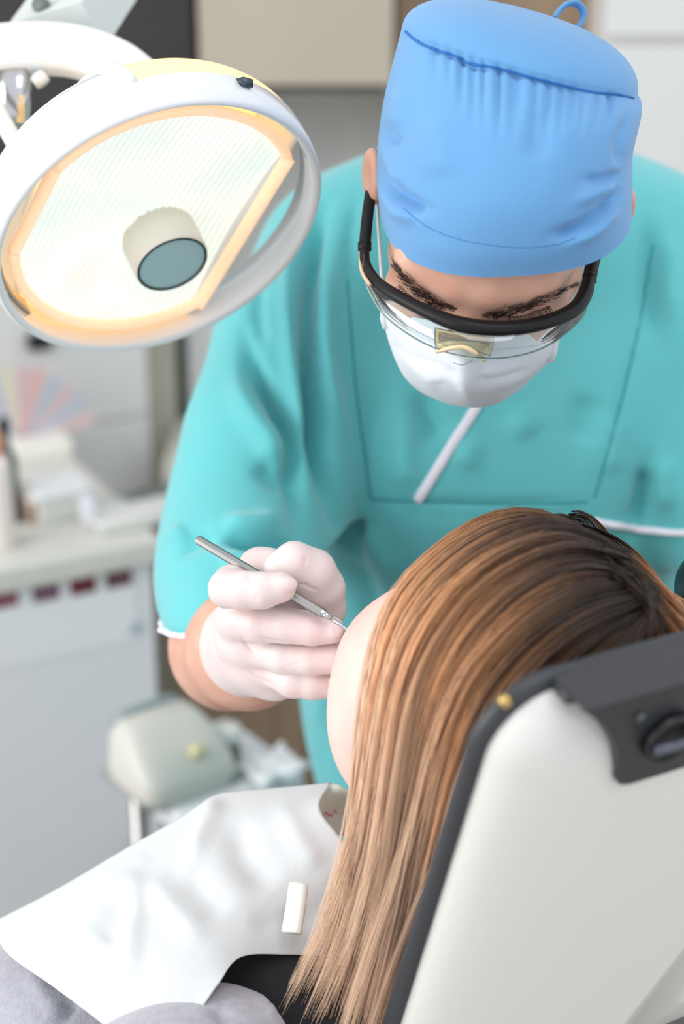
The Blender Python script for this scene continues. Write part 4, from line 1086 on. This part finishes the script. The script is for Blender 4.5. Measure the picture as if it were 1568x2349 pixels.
o = mk('knob_grip', *tube([kc(-0.014, 0.0, 0.046), kc(0, 0, 0.047), kc(0.014, 0.0, 0.046)], [0.0028, 0.0032, 0.0028], 12), mat('satin_dark_grip', (84, 88, 100), 0.28), chair); o.parent = kb
mk('screw', *cyl(K_(0.076, -0.009, 0.028), c_n, 0.0026, 0.003, 16), mat('steel_grey_screw', (96, 104, 108), 0.3, metal=0.5), chair)
mk('stud', *cyl(K_(0.006, -0.004, -0.004), c_n, 0.004, 0.005, 16, 0.003), mat('brass_stud', (206, 176, 110), 0.25, metal=0.8), chair)
# lower part: dark rail, lumbar cushion, seat, column and foot
V, F = rings([[K_(x, y, n) for x, y in ((0.02, -CHT + 0.02), (0.30, -CHT + 0.02), (0.255, -CHT - 0.13), (0.02, -CHT - 0.13))] for n in (-0.025, 0.008)])
mk('lower_rail', V, F, mat('grey_rail', (92, 92, 95), 0.4), chair, smooth=False)
lt = K_(CW / 2, -0.62, -0.03)
V, F = rings([[K_(x, y, n) for x, y in ((0.03, -0.34), (CW - 0.03, -0.34), (CW - 0.03, -0.66), (0.03, -0.66))] for n in (-0.055, -0.0255)])
bevel(mk('lumbar_cushion', V, F, M_TRIM, chair), 0.012, 3)
sc0 = K_(CW / 2, -0.58, -0.05)
lface = nrm((-0.93, 0.36, 0)); l_s = np.array([lface[1], -lface[0], 0.0])
def seatp(f_, s_, z): return sc0 * [1, 1, 0] + lface * f_ + l_s * s_ + np.array([0, 0, z])
zs = sc0[2] - 0.12
V, F = rings([[seatp(f_, s_, zs + z) for f_, s_ in ((-0.03, -0.20), (0.55, -0.18), (0.6, 0), (0.55, 0.18), (-0.03, 0.20))] for z in (-0.09, 0.0)])
bevel(mk('seat', V, F, M_TRIM, chair), 0.02, 3)
mk('column', *cyl(seatp(0.25, 0, 0.06), (0, 0, 1), 0.09, zs - 0.149, 24, 0.07), M_SHELL, chair)
mk('foot', *rings([[seatp(0.3 + r * 1.5 * math.cos(a), r * math.sin(a), z) for a in np.linspace(0, 2 * math.pi, 32, endpoint=False)] for r, z in ((0.24, 0.0), (0.24, 0.03), (0.20, 0.06))]), M_SHELL, chair)
# black padded headrest wing on the far side
f = Field(C(1640, 1440, 1.12) - 0.12, C(1640, 1440, 1.12) + 0.12, 0.004)
f.chain([(1640, 1345, 1.13, 0.028), (1665, 1460, 1.10, 0.034), (1680, 1560, 1.06, 0.030)], 0.02)
V, Q = f.mesh(2); mk('headrest_wing', V, Q, M_BLACK, chair, cam_space=True)

# ------------------------------------------------------------------ patient
M_PSKIN = mat('fair_skin', (234, 202, 192), 0.5, sss=0.15, var=0.06, vscale=25, rgb2=(232, 188, 178))
M_SWEAT = mat('heather_sweater', (176, 176, 186), 0.85, sheen=0.3, bump=0.3, bscale=420, var=0.14, vscale=160)
M_SHIRT = mat('black_shirt', (26, 26, 30), 0.8)
f = Field(C(700, 1950, 1.12) - [0.02, 0.03, 0.22], C(1560, 1150, 1.12) + [0.03, 0.02, 0.13], 0.0026)
f.ell(C(1190, 1475, 1.065), (0.080, 0.070, 0.078), 0.02)
fd = nrm((-0.22, -0.22, 0.95)); fu = nrm(np.array([-0.35, 0.9, 0.0]) - fd * np.dot((-0.35, 0.9, 0.0), fd)); fs = np.cross(fd, fu); FM = np.array([fs, fd, fu])
f.ell(C(985, 1515, 1.09), (0.053, 0.045, 0.050), 0.03)
f.ell(C(925, 1605, 1.095), (0.045, 0.058, 0.050), 0.03)
f.ell(C(895, 1685, 1.10), (0.035, 0.042, 0.040), 0.03)
fc_ = C(965, 1575, 1.105)
f.cone(fc_ + fd * 0.040 + fu * 0.02, fc_ + fd * 0.062 - fu * 0.012, 0.007, 0.011, 0.012)
for s in (-1, 1):
    f.ell(fc_ + fd * 0.050 + fu * 0.022 + fs * 0.03 * s, (0.014, 0.010, 0.009), 0.008, FM, sub=True)
    f.ell(fc_ + fd * 0.036 + fu * 0.020 + fs * 0.03 * s, (0.014, 0.012, 0.011), 0.004, FM)
f.ell(fc_ + fd * 0.048 - fu * 0.038, (0.022, 0.010, 0.006), 0.006, FM)
f.ell(fc_ + fd * 0.052 - fu * 0.046, (0.016, 0.010, 0.006), 0.006, FM, sub=True)
f.ell(fc_ + fd * 0.046 - fu * 0.055, (0.022, 0.011, 0.006), 0.006, FM)
f.chain([(1000, 1680, 1.10, 0.046), (985, 1900, 1.16, 0.045), (940, 2020, 1.20, 0.05)], 0.03)
f.ell(C(960, 1600, 1.005), (0.012, 0.028, 0.012), 0.008)
PV, PQ = f.mesh(2)
PV = folds(PV, PQ, [([(790, 1527), (815, 1528), (840, 1518)], 5, -0.0012)])
patient = thing('person', toW(C(600, 2400, 1.2)), 'reclining person with long ombre hair seen from behind, facing left', 'person')
# trunk, arms and legs under the clothes (head, neck and trunk are one body)
f = Field(np.array([-0.62, -0.70, 0.98]), np.array([0.16, -0.16, 1.62]), 0.007)
f.chain([(940, 2020, 1.20, 0.05), (800, 2200, 1.24, 0.075)], 0.03)
tor = [(730, 2290, 1.22, 0.070), (350, 2520, 1.24, 0.10), (0, 2700, 1.30, 0.11)]
f.chain(tor, 0.05)
V2, Q2 = f.mesh(2)
V, F = join([(PV, PQ.tolist()), (V2, Q2.tolist())])
mk('body', V, F, M_PSKIN, patient, cam_space=True)
f = Field(np.array([-0.75, -0.80, 0.94]), np.array([0.14, -0.17, 1.70]), 0.0048)
f.chain([(690, 2420, 1.21, 0.070), (540, 2460, 1.22, 0.090), (250, 2500, 1.24, 0.12), (-150, 2640, 1.32, 0.13)], 0.05)
f.chain([(505, 2505, 1.09, 0.069), (400, 2560, 1.06, 0.062), (150, 2640, 1.04, 0.052)], 0.04)         # near arm
f.chain([(620, 2090, 1.36, 0.065), (380, 2230, 1.38, 0.055), (100, 2330, 1.36, 0.05)], 0.04)          # far arm
f.cone(C(720, 2240, 1.16), C(820, 2420, 1.12), 0.058, 0.062, 0.02, sub=True)                             # neck opening
WV, WQ = f.mesh(3)
WV = folds(WV, WQ, [([(480, 2310), (530, 2349)], 14, -0.006), ([(130, 2349), (180, 2300)], 12, -0.005), ([(60, 2220), (150, 2349)], 20, 0.004), ([(540, 2230), (600, 2290), (640, 2349)], 10, 0.004)])
mk('sweater', WV, WQ, M_SWEAT, patient, cam_space=True)
f = Field(C(680, 2260, 1.17) - 0.14, C(680, 2260, 1.17) + 0.14, 0.004)
f.chain([(635, 2270, 1.165, 0.056), (700, 2360, 1.165, 0.074), (860, 2400, 1.14, 0.06)], 0.03)
V, Q = f.mesh(2); mk('shirt', V, Q, M_SHIRT, patient, cam_space=True)
# trousers along the seat
M_JEAN = mat('dark_jeans', (52, 60, 84), 0.8)
hp = toW(C(-150, 2640, 1.32))
f = Field(hp - [1.0, 0.25, 0.35], hp + [0.2, 0.45, 0.2], 0.012)
f.ell(hp, (0.14, 0.14, 0.13), 0.04)
for s in (-0.09, 0.09):
    lf2 = nrm((-0.98, 0.2, 0)); a_ = hp + np.array([lf2[1], -lf2[0], 0]) * s; b_ = a_ + lf2 * 0.42 + np.array([0, 0, 0.02]); e_ = b_ + lf2 * 0.36 - np.array([0, 0, 0.10])
    f.cone(a_, b_, 0.08, 0.062, 0.04); f.cone(b_, e_, 0.06, 0.048, 0.03)
V, Q = f.mesh(2); mk('trousers', V, Q, M_JEAN, patient)

# ---- hair
M_HAIR = mat('ombre_hair', (150, 110, 80), 0.42, attr='hair_colour', spec=0.45)
guides = [
 (0.00, [(1345, 1228, 1.070), (1210, 1180, 1.080), (1085, 1208, 1.075), (965, 1298, 1.055), (890, 1398, 1.030), (848, 1545, 1.018), (826, 1740, 1.035), (800, 1930, 1.062), (735, 2140, 1.088), (600, 2390, 1.115)]),
 (0.33, [(1385, 1268, 1.020), (1275, 1238, 1.000), (1140, 1285, 0.990), (1020, 1390, 0.982), (940, 1545, 0.985), (905, 1740, 1.005), (880, 1940, 1.038), (830, 2160, 1.070), (745, 2430, 1.105)]),
 (0.66, [(1420, 1330, 0.994), (1315, 1335, 0.968), (1185, 1410, 0.960), (1075, 1540, 0.965), (1012, 1700, 0.985), (975, 1860, 1.010), (935, 2050, 1.045), (885, 2240, 1.078), (820, 2500, 1.11)]),
 (1.00, [(1450, 1400, 0.985), (1350, 1450, 0.958), (1240, 1540, 0.958), (1150, 1660, 0.972), (1095, 1790, 0.995), (1045, 1945, 1.025), (1000, 2090, 1.055), (950, 2260, 1.087), (890, 2520, 1.12)]),
 (1.25, [(1475, 1420, 0.985), (1425, 1500, 0.975), (1370, 1590, 0.985), (1300, 1680, 1.005), (1230, 1790, 1.03), (1150, 1920, 1.05), (1080, 2080, 1.08), (1000, 2260, 1.11), (950, 2440, 1.13)]),
 (1.55, [(1480, 1390, 0.985), (1530, 1460, 0.985), (1560, 1540, 0.995), (1560, 1640, 1.015), (1530, 1740, 1.03)]),
 (1.80, [(1445, 1330, 1.000), (1510, 1390, 1.000), (1560, 1450, 1.005), (1600, 1530, 1.02), (1615, 1620, 1.03)]),
 (2.10, [(1385, 1262, 1.050), (1450, 1305, 1.050), (1512, 1365, 1.050), (1575, 1430, 1.055), (1620, 1510, 1.06)]),
 (2.40, [(1340, 1222, 1.085), (1395, 1248, 1.105), (1460, 1310, 1.115), (1530, 1400, 1.115), (1585, 1500, 1.11)]),
 (2.70, [(1270, 1192, 1.095), (1320, 1215, 1.135), (1380, 1290, 1.15), (1450, 1400, 1.15), (1510, 1510, 1.14)])]
NS = 22
gu = np.array([g[0] for g in guides]); gp = np.array([cr([C(*p) for p in g[1]], NS) for g in guides])
def guide(u):
    j = min(max(np.searchsorted(gu, u) - 1, 0), len(gu) - 2); k = (u - gu[j]) / (gu[j + 1] - gu[j])
    E = np.concatenate([(2 * gp[0] - gp[1])[None], gp, (2 * gp[-1] - gp[-2])[None]])
    a, b, c, d = E[j], E[j + 1], E[j + 2], E[j + 3]
    return 0.5 * (2 * b + (c - a) * k + (2 * a - 5 * b + 4 * c - d) * k ** 2 + (3 * b - a - 3 * c + d) * k ** 3)
ramp_t = np.array([0, 0.10, 0.22, 0.34, 0.46, 0.62, 0.80, 1.0])
ramp_c = np.array([lin(c) for c in ((46, 37, 33), (66, 50, 42), (112, 82, 60), (176, 126, 86), (220, 164, 120), (246, 202, 166), (250, 214, 182), (246, 208, 176))])
def hcol(t): return np.stack([np.interp(t, ramp_t, ramp_c[:, i]) for i in range(3)], -1)
HVt, HFt, HCt, off = [], [], [], 0
hc = C(1165, 1470, 1.065)
NCL = 350
tt = np.linspace(0, 1, NS)
tri = np.array([0, 2 * math.pi / 3, 4 * math.pi / 3])
face_tpl = np.array([[i * 3 + j, i * 3 + (j + 1) % 3, (i + 1) * 3 + (j + 1) % 3, (i + 1) * 3 + j] for i in range(NS - 1) for j in range(3)])
for c in range(NCL):
    uc = (c + RNG.random()) / NCL * 2.7
    cd = RNG.normal(0, 0.0035); cb_ = float(np.exp(RNG.normal(0, 0.20))); csh = RNG.normal(0, 0.06)
    cl_end = 1.0 - 0.20 * RNG.random() ** 2
    wob = RNG.normal(0, 0.004, 3); tipoff = RNG.normal(0, 0.012)
    for k in range(28):
        u = np.clip(uc + RNG.normal(0, 0.012), -0.02, 2.7)
        gtmp = guide(u); gcl = guide(uc)
        pull = 0.75 * tt[:, None] ** 1.5
        P = gtmp * (1 - pull) + gcl * pull
        e = cl_end * (0.92 + 0.08 * RNG.random())
        ti = tt * e; P = np.stack([np.interp(ti, tt, P[:, i]) for i in range(3)], -1)
        out = P - hc; out[:, 2] -= 0.02; out /= np.linalg.norm(out, axis=1)[:, None]
        inn = abs(RNG.normal(0, 0.0035)) * (1 + 2.0 * tt)
        P = P + out * (cd - inn)[:, None] + wob * (np.sin(tt * 5 + c) * tt)[:, None] + np.array([tipoff * 0.6, 0, tipoff])[None] * (tt ** 3)[:, None]
        P += RNG.normal(0, 0.0008, 3) * (0.3 + tt[:, None] * 2.0)
        P[0] = P[0] - nrm(P[1] - P[0]) * RNG.uniform(0, 0.022 if u < 2.0 else 0.005) - out[0] * 0.002
        T = np.gradient(P, axis=0); T /= np.linalg.norm(T, axis=1)[:, None]
        vw = np.cross(T, P / np.linalg.norm(P, axis=1)[:, None]); vw /= np.linalg.norm(vw, axis=1)[:, None]; b_ = np.cross(T, vw)
        w = 0.00046 * (0.7 + 0.6 * RNG.random()) * np.where(tt > 0.75, 1 - (tt - 0.75) / 0.25 * 0.8, 1)
        V = P[:, None, :] + w[:, None, None] * (np.cos(tri)[None, :, None] * vw[:, None, :] + np.sin(tri)[None, :, None] * b_[:, None, :])
        tcol = np.clip(ti + csh + 0.16 * max(0, 0.45 - u), 0, 1)
        col = hcol(tcol) * cb_ * math.exp(RNG.normal(0, 0.10)); col *= np.minimum(1, 0.86 / col.max(1))[:, None]
        HVt.append(V.reshape(-1, 3)); HFt.append(face_tpl + off); HCt.append(np.repeat(col, 3, 0)); off += NS * 3
# stray fly-aways
for k in range(140):
    u = RNG.uniform(0, 1.1); P = guide(u); out = nrm(P[3] - hc)
    st_ = RNG.uniform(0, 0.4); ti = np.linspace(st_, min(1, st_ + RNG.uniform(0.3, 0.6)), NS)
    P = np.stack([np.interp(ti, tt, P[:, i]) for i in range(3)], -1)
    P = P + out * 0.004 + RNG.normal(0, 0.006, 3) * tt[:, None] + RNG.normal(0, 0.004, 3)
    T = np.gradient(P, axis=0); T /= np.linalg.norm(T, axis=1)[:, None]
    vw = np.cross(T, P); vw /= np.linalg.norm(vw, axis=1)[:, None]; b_ = np.cross(T, vw)
    V = P[:, None, :] + 0.00018 * (np.cos(tri)[None, :, None] * vw[:, None, :] + np.sin(tri)[None, :, None] * b_[:, None, :])
    HVt.append(V.reshape(-1, 3)); HFt.append(face_tpl + off); HCt.append(np.repeat(hcol(ti), 3, 0)); off += NS * 3
# scalp base under the strands, so no skin shows through
f = Field(C(760, 1800, 1.08) - [0.0, 0.0, 0.20], C(1620, 1150, 1.08) + [0.03, 0.02, 0.13], 0.004)
f.ell(C(1200, 1470, 1.065), (0.082, 0.0765, 0.090), 0.02)
f.ell(C(1420, 1475, 1.065), (0.040, 0.036, 0.052), 0.03)
f.chain([(1120, 1500, 1.015, 0.02), (1040, 1650, 1.03, 0.015), (1010, 1780, 1.04, 0.012)], 0.03)
BV_, BQ_ = f.mesh(2)
keep = BV_[:, 0] > C(905, 1500, 1.07)[0]
BQ_ = BQ_[keep[BQ_].all(1)]
tb_ = np.clip((C(1420, 1380, 1.0)[0] - BV_[:, 0]) / 0.15 * 0.22, 0, 0.3)
HVt.append(BV_); HFt.append(BQ_ + off); HCt.append(hcol(tb_) * 0.55); off += len(BV_)
V = np.vstack(HVt); F = np.vstack(HFt); COLS = np.clip(np.vstack(HCt), 0, 1)
hair = mk('hair', V, F, M_HAIR, patient, cam_space=True)
hair['kind'] = 'stuff'
ca_ = hair.data.color_attributes.new('hair_colour', 'FLOAT_COLOR', 'POINT')
ca_.data.foreach_set('color', np.hstack([COLS, np.ones((len(COLS), 1))]).astype(np.float32).ravel())

# ------------------------------------------------------------------ paper bib
M_BIB = mat('bib_paper', (208, 213, 215), 0.85, bump=0.12, bscale=260)
rows = [[(-25, 2120, 1.200), (130, 2040, 1.205), (290, 1946, 1.212), (400, 1884, 1.215), (508, 1821, 1.220), (640, 1807, 1.215), (760, 1795, 1.200)],
        [(20, 2190, 1.150), (170, 2120, 1.150), (310, 2040, 1.155), (410, 1980, 1.165), (520, 1930, 1.172), (630, 1895, 1.175), (733, 1856, 1.170)],
        [(120, 2262, 1.105), (230, 2200, 1.105), (330, 2135, 1.110), (430, 2080, 1.120), (530, 2040, 1.130), (650, 1995, 1.145), (800, 1955, 1.150)],
        [(230, 2345, 1.070), (310, 2290, 1.070), (380, 2225, 1.075), (460, 2170, 1.088), (545, 2130, 1.105), (660, 2100, 1.125), (820, 2080, 1.140)],
        [(345, 2440, 1.050), (395, 2395, 1.050), (450, 2330, 1.054), (502, 2255, 1.066), (552, 2196, 1.090), (655, 2190, 1.112), (830, 2200, 1.130)]]
G = ctrl(rows, 90, 110)
V = G.reshape(-1, 3); Fq = np.array(grid_faces(90, 110))
if (vnormals(V, Fq) * V).sum() > 0: Fq = Fq[:, ::-1]
V = folds(V, Fq, [([(318, 1985), (305, 2120), (290, 2300)], 26, 0.006), ([(318, 1985), (240, 2080), (150, 2190)], 30, 0.005), ([(300, 2060), (235, 2170)], 26, -0.006), ([(330, 2000), (400, 2090), (480, 2170)], 32, 0.004),
                  ([(505, 1822), (470, 1900), (430, 1985)], 20, 0.006), ([(540, 1860), (560, 1960), (640, 2040)], 40, -0.007), ([(640, 1830), (690, 1930), (740, 2000)], 30, 0.004), ([(420, 2000), (520, 2110)], 34, -0.004),
                  ([(560, 2120), (660, 2110), (740, 2120)], 30, -0.004)])
bib = thing('paper_bib', toW(C(400, 2150, 1.2)), 'white paper bib spread over the chest of the reclining person', 'bib')
mk('sheet', *sheet(V.reshape(90, 110, 3), 0.0007), M_BIB, bib, cam_space=True)
# curled end of the bib by the neck
rows = [[(752, 1798, 1.198), (764, 1797, 1.196), (780, 1802, 1.19), (800, 1815, 1.19)],
        [(735, 1830, 1.186), (748, 1835, 1.192), (770, 1838, 1.196), (800, 1842, 1.20)],
        [(733, 1864, 1.180), (748, 1868, 1.190), (772, 1872, 1.198), (800, 1875, 1.20)],
        [(745, 1890, 1.176), (760, 1895, 1.184), (780, 1898, 1.19), (800, 1900, 1.19)],
        [(764, 1908, 1.172), (774, 1912, 1.174), (786, 1916, 1.176), (800, 1920, 1.18)]]
mk('curled_end', *sheet(ctrl(rows, 20, 16), 0.0007), mat('bib_underside', (190, 196, 186), 0.8), bib, cam_space=True)
M_PRINT = mat('pink_print', (206, 84, 128), 0.7)
for p in ((748, 1866), (757, 1870), (768, 1862)):
    mk('pink_mark', *tube([C(p[0] - 4, p[1] + 3, 1.183), C(p[0], p[1] - 4, 1.183), C(p[0] + 4, p[1] + 3, 1.183)], 0.0007, 6), M_PRINT, bib, cam_space=True)
cl = mk('bib_clip', *tube(cr([C(*p) for p in ((685, 2028, 1.118), (678, 2080, 1.110), (668, 2140, 1.102))], 12), 0.0068, 12, flat=0.5, square=0.6, up=(1, 0.2, 0)), mat('clip_plastic', (246, 246, 240), 0.3), bib, cam_space=True)
